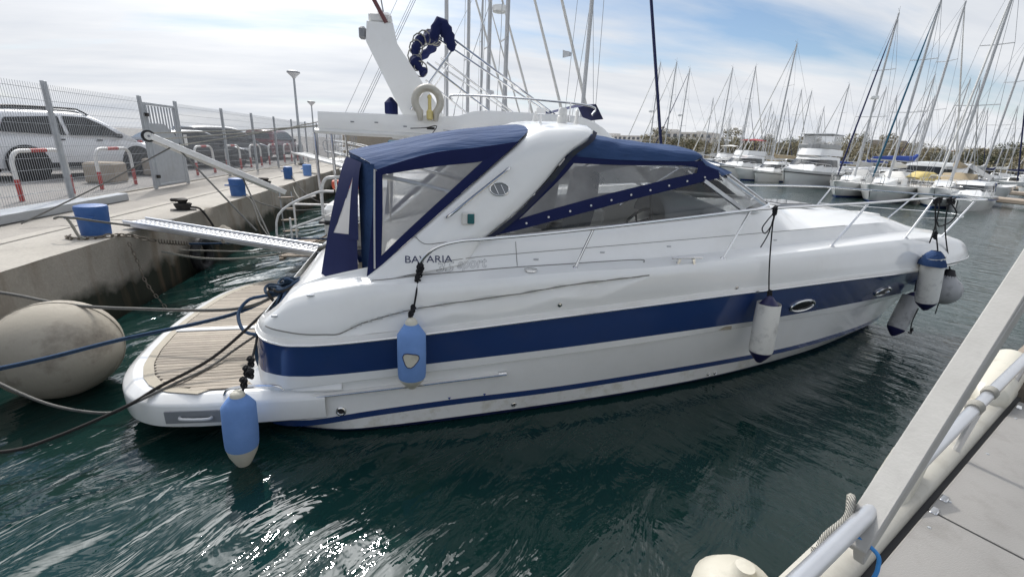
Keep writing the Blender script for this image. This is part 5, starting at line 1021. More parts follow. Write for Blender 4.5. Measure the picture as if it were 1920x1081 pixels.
# folded gangway beam leaning along the rail
A = Vector((1.345, .92, 1.30)); B_ = Vector((2.66, 1.51, 2.15)); dirb = (B_ - A).normalized(); B2 = A + dirb * 2.1
bm_ = thing('leaning_beam', 'rough grey-white beam rising along the catwalk rail at the right edge', 'beam', A)
up = Vector((-.3, -.12, 1)).normalized()
mb = MB().beam(Vector((0, 0, 0)), B2 - A, .084, .034, up=up, bev=.004); mb.build('top_board', 'beam', bm_)
MB().beam(Vector((.01, -.02, -.04)) + dirb * .02, (B2 - A) + Vector((.02, -.035, -.055)), .032, .095, up=up, bev=.004).build('side_board', 'beam', bm_)
tag(MB().lathe([(.002, -.2), (.1, -.19), (.17, -.12), (.2, 0), (.19, .1), (.13, .17), (.06, .2), (.04, .25), (.001, .255)], 28, (1.33, 1.27, .56)).build('ball_fender', 'fend_clean', smooth=60), 'cream round fender at the bottom edge hanging off the catwalk', 'fender')
f7 = fender((2.22, 1.43, 1.0), .5, .075, 'fend_clean', 'fend_clean', 'cream fender mostly hidden behind the leaning beam', (.6, .3, .3))
f8 = fender(CW(4.55, .42, 1.05), .8, .11, 'fend_clean', 'fend_clean', 'yellowish cream fender lying by the rail at the right edge', (.75, .35, .15))
loopb = rope([A + Vector((-.035, .05, -.05)), A + Vector((-.045, .055, .0)), A + Vector((-.01, .045, .028)), A + Vector((.025, .0, .028)), A + Vector((.05, -.045, .01)), A + Vector((.05, -.06, -.03)), A + Vector((.04, -.065, -.07)), A + Vector((.03, -.06, -.12))], .0065, MT['rope_blue'] if False else mat('bright_blue_cord', (.03, .22, .55), .6), 'bright blue cord looped round the foot of the leaning beam')
P0 = [(-.35, .02), (-.28, .03), (-.2, .035), (-.12, .04), (-.05, .05), (.04, .06), (.09, .08), (.12, .055), (.085, .02)]
rope([A + dirb * a + CNn * (.05 + .012 * math.sin(i * 2.1)) + Vector((0, 0, b - .02)) for i, (a, b) in enumerate(P0)], .013, 'rope_white', 'frayed white rope lashed round the foot of the leaning beam')
rope([A + dirb * a + CNn * (.045 - .03 * math.cos(i * 1.9)) + Vector((0, 0, b - .05 + .02 * math.sin(i * 2.3))) for i, (a, b) in enumerate([(-.42, .02), (-.34, .05), (-.27, .01), (-.2, .05), (-.13, .015), (-.06, .05)])], .012, 'rope_white', 'second white rope tangled under the foot of the beam')
rope([CW(1.65, -.45, DZ + .01), CW(1.75, -.28, DZ + .02), CW(1.9, -.1, DZ + .02), CW(1.94, -.16, DZ + .02), CW(1.86, -.32, DZ + .02), CW(1.75, -.47, DZ + .015)], .0075, 'rope_white', 'loop of thin white cord lying on the deck panel')
# ============================================================ FLYBRIDGE CRUISER BEHIND
fl = thing('flybridge_cruiser', 'white flybridge cruiser with long overhanging upper deck moored behind the near boat', 'motor boat', (-2.25, 10.35, 0), R(1)); fl.scale = (.88, .93, .975)
def prow(n, L, b, z0, z1, x0=0, flare=.12, p=2.4):
    r0, r1 = [], []
    for i in range(n + 1):
        u = i / n; hb = b * (1 - max(0, (u - .35) / .65) ** p); r1.append(Vector((x0 + L * u, -hb, z1 + .3 * u * u))); r0.append(Vector((x0 + (L - .9) * u, -hb * (1 - flare - .2 * u), z0)))
    return r0, r1
r0, r1 = prow(24, 11.2, 1.95, -.3, 1.15, .4)
mid = [a.lerp(b, .55) + Vector((0, -.05, 0)) for a, b in zip(r0, r1)]
fh = MB().loft([r0, mid, r1]).mirror().build('hull', 'gel2', fl, 50)
MB().loft([[p + Vector((0, 0, -.02)) for p in r1], [Vector((p.x, 0, p.z + .05)) for p in r1]]).mirror().build('foredeck', 'gel2', fl)
MB().loft([[p + Vector((0, -.02, -.16)) for p in r1], [p + Vector((0, -.035, -.12)) for p in r1], [p + Vector((0, -.02, -.08)) for p in r1]]).mirror().build('rub_strake', 'black', fh)
MB().add([(.4, -1.93, 1.15), (.4, 1.93, 1.15), (.45, 1.7, -.3), (.45, -1.7, -.3)], [(0, 1, 2, 3)]).build('transom', 'gel2', fl, 0)
MB().box((.55, -1.1, 1.0), (.5, 1.2, .62), bev=.08).build('stern_locker', 'gel', fl); MB().box((.5, -1.15, 1.0), (.56, 1.3, .05), bev=.02).build('locker_seal', 'black', fl)
MB().box((1.3, .2, 1.25), (.7, 2.2, .7), bev=.06).build('cockpit_bench', 'gel', fl)
# slatted swim platform
for k in range(13): MB().box((-.12, -1.75 + k * .14, .35), (1.0, .1, .035), bev=.006).build('platform_slat', 'wood_grey', fl)
for x in (-.55, .3): MB().box((x, -.9, .31), (.08, 1.95, .05)).build('platform_bearer', 'wood_grey', fl)
rnd = random.Random(9)
for i in range(5): MB().tube([(-.5 + rnd.uniform(0, .3), -1.7 + rnd.uniform(0, .5), .39), (.45, -1.2 + rnd.uniform(-.5, .4), .55 + .05 * i)], .018, 6).build('loose_pole', 'wood_grey', fl)
# rails round the cockpit
rl = MB()
rl.tube(cr_spline([(-.55, -1.9, .4), (-.5, -1.9, 1.15), (.2, -1.9, 1.55), (.6, -1.9, 1.6)], 5), .022, 8); rl.tube(cr_spline([(.35, -1.88, 1.15), (.4, -1.88, 1.75), (.75, -1.88, 1.86), (1.9, -1.88, 1.86)], 5), .03, 8); rl.tube([(-.3, -1.85, .9), (1.0, -1.88, 1.35)], .02, 8)
rl.tube([(-.3, -1.5, 1.3), (1.0, -1.5, 1.3)], .02, 8); rl.tube([(-.3, -1.5, .5), (-.3, -1.5, 1.3)], .02, 8); rl.tube([(-.3, -1.85, .5), (-.3, -1.85, 1.1)], .02, 8); rl.tube(cr_spline([(-.3, -1.5, 1.3), (-.3, -.8, 1.32), (-.2, 0, 1.3)], 4), .02, 8)
rl.build('cockpit_rail', 'paint_white', fl)
tag(MB().tube(cr_spline([(-1.85, 9.4, 1.60), (-1.6, 9.35, 1.62), (-1.3, 9.3, 1.63), (-1.0, 9.35, 1.62)], 4), [.09] * 13, 12).build('rolled_cover', 'orange'), 'orange-red rolled cover lashed to the cockpit rail of the cruiser', 'cover')
# cabin + flybridge
cb_ = MB().loft([[(2.6, -1.6, 1.1), (6.0, -1.6, 1.3), (8.6, -1.2, 1.4), (9.4, 0, 1.4)], [(2.6, -1.5, 2.6), (6.0, -1.5, 2.6), (7.4, -1.1, 2.55), (7.9, 0, 2.55)]]).mirror().build('cabin', 'gel2', fl)
MB().loft([[(3.0, -1.585, 1.75), (6.0, -1.58, 1.85), (7.9, -1.27, 1.9)], [(3.0, -1.53, 2.4), (6.0, -1.53, 2.42), (7.3, -1.18, 2.42)]]).mirror().build('cabin_window', 'glass_dk', cb_)
# overhang with lip: side coaming
def fy(x): return -(1.98 if x < 4 else 1.98 - (x - 4) ** 2 * .075)
xs = [.42 + k * .3 for k in range(26)]
def ctop(x): return (2.955 + .015 * x) if x < 3.1 else (3.02 + min(1, (x - 3.1) / .4) * .12 + .01 * (x - 3.5) if x < 5.6 else 3.16 - (x - 5.6) ** 2 * .28)
MB().loft([[Vector((x, fy(x) - .0, 2.68)) for x in xs], [Vector((x, fy(x) - .02, 2.72)) for x in xs], [Vector((x, fy(x) + .02, max(2.74, ctop(x)))) for x in xs], [Vector((x, fy(x) + .08, max(2.74, ctop(x)) + .005)) for x in xs], [Vector((x, fy(x) + .10, 2.70)) for x in xs]]).mirror().build('fly_coaming', 'gel', fl, 50)
MB().loft([[Vector((x - .06, fy(x) - .06, 2.60)) for x in xs], [Vector((x - .06, fy(x) - .075, 2.64)) for x in xs], [Vector((x - .06, fy(x) - .03, 2.68)) for x in xs], [Vector((x, 0, 2.69)) for x in xs]]).mirror().build('overhang_deck', 'gel2', fl, 50)
MB().loft([[Vector((x - .06, fy(x) - .06, 2.60)) for x in xs], [Vector((x, 0, 2.60)) for x in xs]]).mirror().build('overhang_soffit', 'gel2', fl, 0)
for x, z in ((1.05, 2.82), (1.5, 2.83), (2.05, 2.79)): MB().box((x, fy(x) - .015, z), (.07, .02, .02), bev=.005).build('fitting', 'grey', fl)
MB().box((2.55, fy(2.5) - .02, 2.78), (.16, .03, .04), bev=.01).build('black_plate', 'black', fl); MB().box((4.0, fy(4) - .012, 2.76), (2.4, .02, .012)).build('seam_strip', 'grey', fl)
for x, y in ((.35, -1.85), (.62, -1.62), (.35, 1.85)): MB().tube([(x, y, 1.1), (x - .05, y, 2.62)], .03, 8).build('overhang_pillar', 'steel', fl)
# sloping mast arm
def quadsec(c, wx, wy, sk=0): return [Vector((c[0] - wx, c[1] - wy, c[2])), Vector((c[0] + wx, c[1] - wy, c[2])), Vector((c[0] + wx, c[1] + wy, c[2])), Vector((c[0] - wx, c[1] + wy, c[2])), Vector((c[0] - wx, c[1] - wy, c[2]))]
arm = MB().loft([quadsec((2.5, -1.2, 2.9), .45, .28), quadsec((1.62, -1.2, 4.2), .30, .26), quadsec((1.60, -1.2, 4.52), .25, .25)]).add(quadsec((1.60, -1.2, 4.52), .25, .25)[:4], [(0, 1, 2, 3)]).build('mast_arm', 'gel', fl, 25)
MB().box((1.60, -1.2, 4.60), (.44, .44, .2), bev=.05).build('arm_head', 'gel2', arm); MB().box((1.25, -1.3, 4.35), (.14, .14, .2), bev=.03).build('arm_lamp', 'grey', arm); MB().tube([(1.72, -1.45, 4.52), (1.2, -1.3, 5.35)], .04, 8).build('antenna_stub', mat('maroon_tube', (.14, .05, .05), .5), arm); MB().tube([(1.68, -1.2, 4.6), (1.5, -1.2, 5.6)], .016, 6).build('whip_aerial', 'wire', arm)
MB().box((1.75, -1.25, 3.12), (.26, .4, .38), bev=.1).build('seat_cover', 'canvas_dk', fl)
# folded bimini
for dy in (-1.5, 1.5):
    bim = MB(); bim.tube([(5.3, dy, 3.15), (2.9, dy * .9, 4.45)], .022, 8); bim.tube([(5.2, dy, 3.15), (2.75, dy * .9, 4.35)], .018, 8); bim.tube([(3.9, dy, 3.1), (2.5, dy * .9, 3.95)], .02, 8); bim.tube([(2.15, dy, 3.1), (3.1, dy * .9, 4.3)], .02, 8); bim.build('bimini_frame', 'steel', fl)

P = cr_spline([(2.45, -1.42, 3.75), (2.25, -1.25, 4.0), (2.35, -1.0, 4.35), (2.62, -.6, 4.52), (2.75, 0, 4.58), (2.62, .6, 4.5), (2.3, 1.0, 4.3)], 5)
bc = MB().tube(P, [.085 + .03 * math.sin(i * 1.9) + .02 * math.sin(i * 5.1) for i in range(len(P))], 12).tube(cr_spline([(2.62, -1.5, 4.3), (2.75, -1.45, 4.58), (2.92, -1.45, 4.42), (3.02, -1.5, 4.15)], 5), [.05, .10, .09, .12, .10, .13, .11, .14, .12, .14, .11, .13, .09, .10, .07, .03], 12).build('rolled_bimini', 'canvas_dk', fl, 60)
for k in range(9): MB().tube([P[2 + k * 2] + Vector((math.cos(a / 10 * 6.283) * .135, math.sin(k) * .03, math.sin(a / 10 * 6.283) * .135)) for a in range(10)], .014, 5, closed=True).build('lashing', 'rope_white', bc)
MB().tube(cr_spline([(3.0, -1.8, 3.3), (3.05, -1.82, 3.38), (4.5, -1.82, 3.4), (6.0, -1.7, 3.36), (6.05, -1.7, 3.2)], 4), .02, 8).build('fly_rail', 'steel', fl)
for x in (3.6, 4.6, 5.5): MB().tube([(x, -1.82, 3.05), (x, -1.82, 3.39)], .015, 6).build('rail_post', 'steel', fl)
MB().loft([[Vector((5.0, -1.6, 3.15)), Vector((5.6, -1.6, 3.3)), Vector((6.2, -1.5, 3.42)), Vector((6.45, -1.4, 3.15))], [Vector((5.0, -.2, 3.15)), Vector((5.6, -.2, 3.34)), Vector((6.2, -.2, 3.5)), Vector((6.45, -.2, 3.15))]]).build('helm_cover', 'canvas_dk', fl)
# horseshoe lifebuoy on the coaming
hs = thing('horseshoe_lifebuoy', 'cream horseshoe lifebuoy hung on the side of the flybridge cruiser', 'lifebuoy', (-.02, 8.43, 3.11), R(1))
P = [Vector((.215 * math.sin(R(a)), 0, .22 * math.cos(R(a)) + .03)) for a in range(-140, 141, 14)]
P = [Vector((-.13, 0, -.28))] + P + [Vector((.13, 0, -.28))]
mb = MB(); mb.tube(P, [.08] + [.13] * (len(P) - 2) + [.08], 12, flat=.5); mb.build('horseshoe', 'cream', hs, 60)
ll = MB().lathe([(.03, -.22), (.055, -.2), (.055, -.08), (.03, -.05), (.028, .12), (.04, .14), (.03, .18), (.001, .19)], 14, (.03, -.06, -.05)).build('rescue_light', 'yellow_plastic', hs); MB().tube(cr_spline([(-.3, -.03, -.42), (-.05, -.05, -.40), (.15, -.03, -.36), (.02, -.05, -.55)], 4), .008, 5).build('lanyard', 'rope_dk', hs)

# ============================================================ SAILBOATS
_cache = {}
def sail_template(hullm, jibm, coverm, mastm='mast', simple=False, radar=False):
    key = (hullm, jibm, coverm, mastm, simple, radar)
    if key in _cache: return _cache[key]
    P = []       # (name, mesh builder, material, parent index)
    L, b = 10.5, 1.65; n = 14; g, w_, k = [], [], []
    for i in range(n + 1):
        u = i / n; hb = b * (math.sin(math.pi * min(1, .30 + u * .70)) ** .75 if u > .0 else .86); hb = b * (.80 + .2 * math.sin(u * math.pi * .9)) * (1 - max(0, (u - .45) / .55) ** 2.2)
        g.append(Vector((-L / 2 + L * u, -hb, 1.0 + .25 * u * u))); w_.append(Vector((-L / 2 + .3 + (L - 1.2) * u, -hb * .82, .12))); k.append(Vector((-L / 2 + .5 + (L - 1.8) * u, -hb * .55, -.25)))
    md = [a.lerp(c, .5) + Vector((0, -.06 * (1 - abs(i / n - .5)), 0)) for i, (a, c) in enumerate(zip(w_, g))]
    P.append(('hull', MB().loft([w_, md, g]).mirror().add([g[0], (g[0].x, -g[0].y, g[0].z), (w_[0].x, -w_[0].y, w_[0].z), w_[0]], [(0, 1, 2, 3)]), hullm, None))
    P.append(('waterline_band', MB().loft([k, w_]).mirror(), 'bluehull' if hullm != 'bluehull' else 'paint_white', 0))
    P.append(('deck', MB().loft([[p + Vector((0, .0, .0)) for p in g], [Vector((p.x, p.y * .5, p.z + .05)) for p in g], [Vector((p.x, 0, p.z + .07)) for p in g]]).mirror(), 'gel2', None))
    cab = [(-1.6, .62, 1.0, .55), (-1.4, .95, 1.0, .62), (.4, .95, 1.05, .56), (2.0, .7, 1.1, .40), (3.0, .35, 1.15, .12)]
    P.append(('coachroof', MB().loft([[Vector((x, -y, z)), Vector((x, -y * .88, z + h)), Vector((x, 0, z + h + .05)), Vector((x, y * .88, z + h)), Vector((x, y, z))] for x, y, h, z in [(a, b_, d, c) for a, b_, c, d in cab]]), 'gel', None))
    if not simple: P.append(('cabin_window', MB().loft([[Vector((-1.2, -.945, 1.28)), Vector((1.6, -.79, 1.26))], [Vector((-1.2, -.895, 1.50)), Vector((1.6, -.755, 1.42))]]).mirror(), 'glass_dk', 3))
    H = 13.5
    P.append(('mast', MB().tube([(.9, 0, 1.5), (.9, 0, H * .6), (.88, 0, H)], [.085, .08, .06], 8), mastm, None)); mi = len(P) - 1
    for z, l in ((6.2, 1.05), (9.6, .75)): P.append(('spreader', MB().tube([(.8, -l, z + .05), (.9, 0, z), (.8, l, z + .05)], .028, 5), mastm, mi))
    P.append(('masthead_vane', MB().tube([(.7, 0, H + .02), (.9, 0, H + .1), (1.2, 0, H + .25)], .012, 4).tube([(.9, 0, H), (.9, 0, H + .45)], .01, 4), mastm, mi))
    st = MB(); r = .011
    for s in (-1, 1): st.tube([(.7, s * 1.5, 1.1), (.8, s * 1.05, 6.25), (.8, s * .75, 9.65), (.88, 0, H - .1)], r, 4); st.tube([(.9, s * 1.45, 1.1), (.9, 0, 6.2)], r, 4)
    st.tube([(-5.1, -.6, 1.1), (-4.6, 0, 3.0), (.88, 0, H)], r, 4); st.tube([(-5.1, .6, 1.1), (-4.6, 0, 3.0)], r, 4); st.tube([(5.1, 0, 1.3), (.95, 0, H - .3)], r, 4)
    P.append(('rigging', st, 'wire', mi))
    jib = [Vector((5.05, 0, 1.7)).lerp(Vector((1.0, 0, H - .6)), t) for t in (0, .04, .3, .7, 1)]
    P.append(('furled_jib', MB().tube(jib, [.03, .065, .06, .05, .02], 7), jibm, mi))
    P.append(('boom', MB().tube([(.75, 0, 2.35), (-3.4, 0, 2.45)], .06, 7), mastm, mi))
    P.append(('sail_cover', MB().tube([(.8, 0, 2.9), (.5, 0, 2.6), (-1.5, 0, 2.58), (-3.3, 0, 2.54)], [.10, .20, .17, .08], 8), coverm, mi))
    if not simple:
        rl = MB()
        for s in (-1, 1):
            for i in range(1, n, 2): rl.tube([(g[i].x, s * -g[i].y * .97, g[i].z), (g[i].x, s * -g[i].y * .97, g[i].z + .6)], .014, 5)
            rl.tube([(p.x, s * -p.y * .97, p.z + .6) for p in g[1:-1]], .008, 4)
        rl.tube(cr_spline([(4.3, -.5, 1.2), (4.5, -.5, 1.9), (5.2, 0, 1.95), (4.5, .5, 1.9), (4.3, .5, 1.2)], 4), .018, 6); rl.tube(cr_spline([(-4.6, -1.2, 1.0), (-4.7, -1.2, 1.7), (-5.2, -.9, 1.75), (-5.2, .9, 1.75), (-4.7, 1.2, 1.7), (-4.6, 1.2, 1.0)], 4), .018, 6)
        P.append(('lifelines', rl, 'steel', None))
        P.append(('sprayhood', MB().loft([[Vector((x, -1.0 * w, 1.55)), Vector((x, -.85 * w, 1.55 + h)), Vector((x, 0, 1.62 + h)), Vector((x, .85 * w, 1.55 + h)), Vector((x, 1.0 * w, 1.55))] for x, w, h in ((-2.2, 1, .5), (-1.7, 1, .52), (-.9, .9, .05))]), coverm, None))
    if radar: P.append(('radar_dome', MB().lathe([(.1, -.14), (.3, -.12), (.32, 0), (.3, .1), (.001, .16)], 14, (1.3, 0, 7.6)), 'gel', mi))
    built = []
    for nm, mb, mm, par in P:
        me = bpy.data.meshes.new(nm); me.from_pydata([tuple(p) for p in mb.v], [], mb.f)
        bm = bmesh.new(); bm.from_mesh(me); bmesh.ops.remove_doubles(bm, verts=bm.verts, dist=1e-5); bmesh.ops.recalc_face_normals(bm, faces=bm.faces); bm.to_mesh(me); bm.free(); me.shade_smooth(); me.set_sharp_from_angle(angle=R(40)); me.materials.append(MT[mm]); built.append((nm, me, par))
    _cache[key] = built; return built
def sailboat(x, y, rz, sc, label, hullm='gel', jibm='sailwhite', coverm='sailgrey', mastm='mast', simple=False, radar=False, group=None, wide=1.0):
    """x,y = position of the mast foot"""
    o = thing('sailboat', label, 'sailboat', (x - .9 * sc * wide * math.cos(rz), y - .9 * sc * wide * math.sin(rz), 0), rz, group); o.scale = (sc * wide, sc, sc)
    objs = []
    for nm, me, par in sail_template(hullm, jibm, coverm, mastm, simple, radar):
        c = bpy.data.objects.new(nm, me); C.objects.link(c); c.parent = o if par is None else objs[par]; objs.append(c)
    return o
# the row beyond the cruiser (bows out to the right)
sailboat(5.2, 15.9, R(1), 1.2, 'sailboat with thick mast and navy furled jib just behind the arch of the near boat', jibm='sailnavy', coverm='sailnavy', wide=.66)
sailboat(3.05, 19.6, R(-1), 1.05, 'sailboat whose mast rises right of the folded bimini, rightmost of the close group of four', coverm='sailblue')
sailboat(2.78, 23.1, R(0), 1.1, 'sailboat whose mast is second from the right in the close group of four', coverm='sailgrey', radar=True)
sailboat(2.1, 26.7, R(1), 1.1, 'sailboat whose mast is second from the left in the close group of four', coverm='sailnavy')
sailboat(1.1, 30.3, R(-1), 1.15, 'sailboat whose mast is leftmost of the close group of four', coverm='sailteal')
sailboat(3.6, 34.0, R(0), .95, 'sailboat moored near the harbour wall, last in the quay row', coverm='sailgrey')
PI = math.pi
row1 = [(31.3, 29.5, .90, 'white sailboat with navy furled jib and radar on its mast, left of the yellow canopy', dict(jibm='sailnavy', coverm='sailgrey', radar=True)),
        (31.0, 26.6, .92, 'white sailboat with grey hull lines right of the navy-jib boat, next to the yellow canopy', dict(jibm='sailteal', coverm='sailwhite')),
        (33.0, 24.2, .98, 'white sailboat behind the blue-trimmed boat with a tan cover', dict(jibm='sailwhite', coverm='sailtan')),
        (32.0, 17.6, .95, 'sailboat with dark mast at the right edge of the far row', dict(mastm='mast_dk', jibm='sailwhite', coverm='sailgrey'))]
for x, y, s, lb, kw in row1: sailboat(x, y, PI + .5, s, lb, **kw)
oth = [(29.6, 60.0, 1, 'sailboat whose mast stands leftmost right of the blue furled jib', dict(radar=True)), (29.2, 55.0, .95, 'sailboat with mast just left of the apartment block tower', dict()), (33.0, 58.5, .95, 'sailboat with dark forestay in front of the apartment block', dict(jibm='sailnavy', radar=True)), (39.5, 59.2, 1, 'sailboat with mast behind the red bimini boat', dict()), (41.3, 57.0, 1, 'sailboat with crosstrees high above the brown thicket', dict()), (36.6, 44.9, 1, 'sailboat with tall mast just left of the enclosed flybridge yacht', dict(jibm='sailwhite', coverm='sailtan')), (43.0, 34.8, 1.13, 'sailboat with tall mast and teal forestay behind the far row', dict(coverm='sailblue')), (45.0, 30.8, .93, 'sailboat with leaning dark forestay far right behind the row', dict(jibm='sailnavy'))]
for x, y, s, lb, kw in oth: sailboat(x, y, PI if x < 40 else 0, s, lb, simple=True, **kw)
GL = 'bare masted sailboat in the packed far berths of the marina'
far = [(58.1, 91.8), (68.2, 99.5), (71.7, 98.2), (80.8, 104.4), (62.5, 75.8), (63.7, 72.3), (74.0, 80.0), (81.9, 82.5), (76.4, 68.2), (78.7, 64.0), (93.0, 71.3), (69.0, 52.3), (74.4, 53.1), (91.0, 65.4), (106.9, 93.1), (115.8, 94.9)]
rnd = random.Random(11)
for i in range(120):
    a = R(rnd.uniform(20, 57)); d = rnd.uniform(72, 150); far.append((d * math.cos(a) , d * math.sin(a)))
cov = ['sailgrey', 'sailnavy', 'sailwhite', 'sailblue', 'sailtan']
kept = []
for i, (x, y) in enumerate(far):
    if any(abs(x - u) < 8.5 and abs(y - v) < 2.7 for u, v in kept): continue
    kept.append((x, y)); sailboat(x, y, PI * (i % 2), .95 + .12 * (rnd.random() - .5) if i < 16 else rnd.uniform(.62, 1.02), GL, simple=True, coverm=cov[i % 5], jibm=('sailwhite', 'sailgrey', 'sailwhite', 'sailgrey', 'sailnavy')[i % 5], group='packed far sailboats')
# ============================================================ FAR MOTOR BOATS
def motorboat(x, y, rz, sc, label, fly=True, top='canvas_dk', hull='gel', stripe='black', enclosed=False):
    o = thing('motor_cruiser', label, 'motor boat', (x, y, 0), rz); o.scale = (sc,) * 3
    r0, r1 = prow(18, 10.5, 1.75, -.2, 1.25, -5, .2, 2.2); md = [a.lerp(b, .55) + Vector((0, -.05, 0)) for a, b in zip(r0, r1)]
    hl_ = MB().loft([r0, md, r1]).mirror().add([r1[0], (r1[0].x, -r1[0].y, r1[0].z), (r0[0].x, -r0[0].y, r0[0].z), r0[0]], [(0, 1, 2, 3)]).build('hull', hull, o, 50)
    MB().loft([[p + Vector((0, -.012, -.30)) for p in r1], [p + Vector((0, -.02, -.22)) for p in r1]]).mirror().build('hull_stripe', stripe, hl_)
    MB().loft([[p for p in r1], [Vector((p.x, p.y * .5, p.z + .09)) for p in r1], [Vector((p.x, 0, p.z + .12)) for p in r1]]).mirror().build('deck', 'gel', o)
    cb = MB().loft([[Vector((-3.2, -1.5, 1.2)), Vector((.2, -1.5, 1.3)), Vector((2.4, -1.15, 1.42)), Vector((3.1, 0, 1.5))], [Vector((-3.2, -1.4, 2.1)), Vector((.0, -1.4, 2.1)), Vector((1.4, -1.0, 2.05)), Vector((1.9, 0, 2.05))], [Vector((-3.2, -1.3, 2.6)), Vector((-.3, -1.3, 2.65)), Vector((.5, -.95, 2.6)), Vector((.8, 0, 2.6))], [Vector((-3.2, 0, 2.72)), Vector((-.3, 0, 2.78)), Vector((.3, 0, 2.72)), Vector((.8, 0, 2.6))]]).mirror().build('cabin', 'gel', o, 40)
    MB().loft([[Vector((-2.6, -1.475, 1.75)), Vector((.2, -1.47, 1.8)), Vector((1.75, -1.08, 1.82)), Vector((2.3, 0, 1.85))], [Vector((-2.4, -1.385, 2.35)), Vector((-.05, -1.385, 2.38)), Vector((1.0, -.99, 2.36)), Vector((1.45, 0, 2.36))]]).mirror().build('window_band', 'glass_dk', cb)
    if fly:
        MB().loft([[Vector((-3.6, -1.35, 2.7)), Vector((-.2, -1.35, 2.72)), Vector((.7, -.9, 2.72)), Vector((1.0, 0, 2.72))], [Vector((-3.6, -1.3, 3.25)), Vector((-.4, -1.3, 3.3)), Vector((.3, -.85, 3.3)), Vector((.6, 0, 3.3))]]).mirror().build('fly_coaming', 'gel', o)
        if enclosed:
            MB().loft([[Vector((-3.0, -1.25, 3.3)), Vector((-.4, -1.25, 3.3)), Vector((.5, 0, 3.3))], [Vector((-3.0, -1.2, 4.5)), Vector((-.5, -1.2, 4.5)), Vector((0.2, 0, 4.5))]]).mirror().build('enclosure', 'vinyl', o); MB().box((-1.4, 0, 4.55), (3.3, 2.6, .1), bev=.04).build('hard_top', 'ltgrey', o); MB().box((-1.4, 0, 3.5), (3.0, 2.56, .35), bev=.05).build('canvas_skirt', 'sailgrey', o)
        else:
            bf = MB()
            for s in (-1, 1): bf.tube([(-.8, s * 1.25, 3.25), (-2.4, s * 1.2, 4.6)], .03, 6); bf.tube([(-3.4, s * 1.25, 3.2), (-2.0, s * 1.2, 4.6)], .03, 6)
            bf.build('bimini_frame', 'paint_white', o); MB().loft([[Vector((-3.2, -1.3, 4.5)), Vector((-2.2, -1.3, 4.65)), Vector((-1.0, -1.3, 4.5))], [Vector((-3.2, 0, 4.62)), Vector((-2.2, 0, 4.8)), Vector((-1.0, 0, 4.62))], [Vector((-3.2, 1.3, 4.5)), Vector((-2.2, 1.3, 4.65)), Vector((-1.0, 1.3, 4.5))]]).build('bimini_top', top, o)
    else:
        MB().loft([[Vector((-4.6, -1.4, 1.5)), Vector((-3.0, -1.4, 2.55))], [Vector((-4.6, 0, 1.8)), Vector((-3.0, 0, 2.8))]]).mirror().build('cockpit_cover', top, o)
    rl = MB().tube(cr_spline([(-.5, -1.68, 1.3), (-.2, -1.68, 1.9), (2.5, -1.4, 2.05), (4.4, -.6, 2.2), (5.2, 0, 2.25), (4.4, .6, 2.2), (2.5, 1.4, 2.05), (-.2, 1.68, 1.9), (-.5, 1.68, 1.3)], 4), .025, 6)
    for xx, yy in ((1.0, 1.6), (2.5, 1.35), (3.8, .85)):
        for s in (-1, 1): rl.tube([(xx, s * yy, 1.4), (xx + .1, s * yy, 2.03)], .02, 5)
    rl.build('bow_rail', 'steel', o)
    MB().box((4.9, 0, 1.72), (.5, .14, .08), bev=.02).build('anchor', 'steel', o)
    return o
motorboat(36.0, 39.0, PI + .5, 1.05, 'white flybridge yacht with enclosed upper deck and black waterline in the far row', True, enclosed=True)
motorboat(37.5, 51.0, PI + .5, .95, 'white motor boat with red bimini top and red trim left of the far row', True, 'redcanvas')
motorboat(36.5, 44.5, PI + .5, .75, 'low white motor boat between the red bimini boat and the flybridge yacht', False, 'sailblue')
wb = motorboat(42.0, 33.5, PI / 2 + .5, 1.0, 'white wide motor yacht with dark wrapped windows behind the yellow canopy', False, 'sailgrey')
motorboat(32.5, 22.6, PI + .5, .62, 'small white fishing boat with blue gunwale and blue waterline', False, 'sailblue', stripe='bluehull')
motorboat(34.0, 16.0, PI + .5, .7, 'white boat cut off at the right edge of the far row', False, 'sailnavy')
motorboat(38.5, 56.5, PI + .5, .8, 'white motor boat half hidden beside the red bimini boat', True, 'sailwhite')
motorboat(27.0, 46.5, PI + .8, .5, 'small white day boat with bow rail just past the windscreen', False, 'sailtan')
# yellow spray canopy
yc = thing('yellow_canopy', 'yellow canvas canopy with clear panels over the cockpit of a far sailboat', 'canopy', (33.6, 26.6, 1.45), PI); yc.scale = (.62, .62, .62)
MB().loft([[Vector((x, -1.1 * w, 0)), Vector((x, -1.0 * w, h * .75)), Vector((x, -.5 * w, h)), Vector((x, .5 * w, h)), Vector((x, 1.0 * w, h * .75)), Vector((x, 1.1 * w, 0))] for x, w, h in ((-1.6, .9, .5), (-1.0, 1, .9), (.2, 1, .95), (1.2, .85, .3))]).build('canvas', 'yellow', yc, 60)
for s in (-1, 1): MB().box((-.4, s * 1.06, .38), (.8, .04, .3)).build('clear_panel', 'vinyl', yc)
# pontoons
for i, (x, y0, y1) in enumerate(((39.0, 10, 64), (52.0, 20, 75), (66, 30, 95), (86, 40, 110))):
    tag(MB().box((x, (y0 + y1) / 2, .42), (1.9, y1 - y0, .3), bev=.05).build('pontoon', 'wood_grey'), kind='structure')
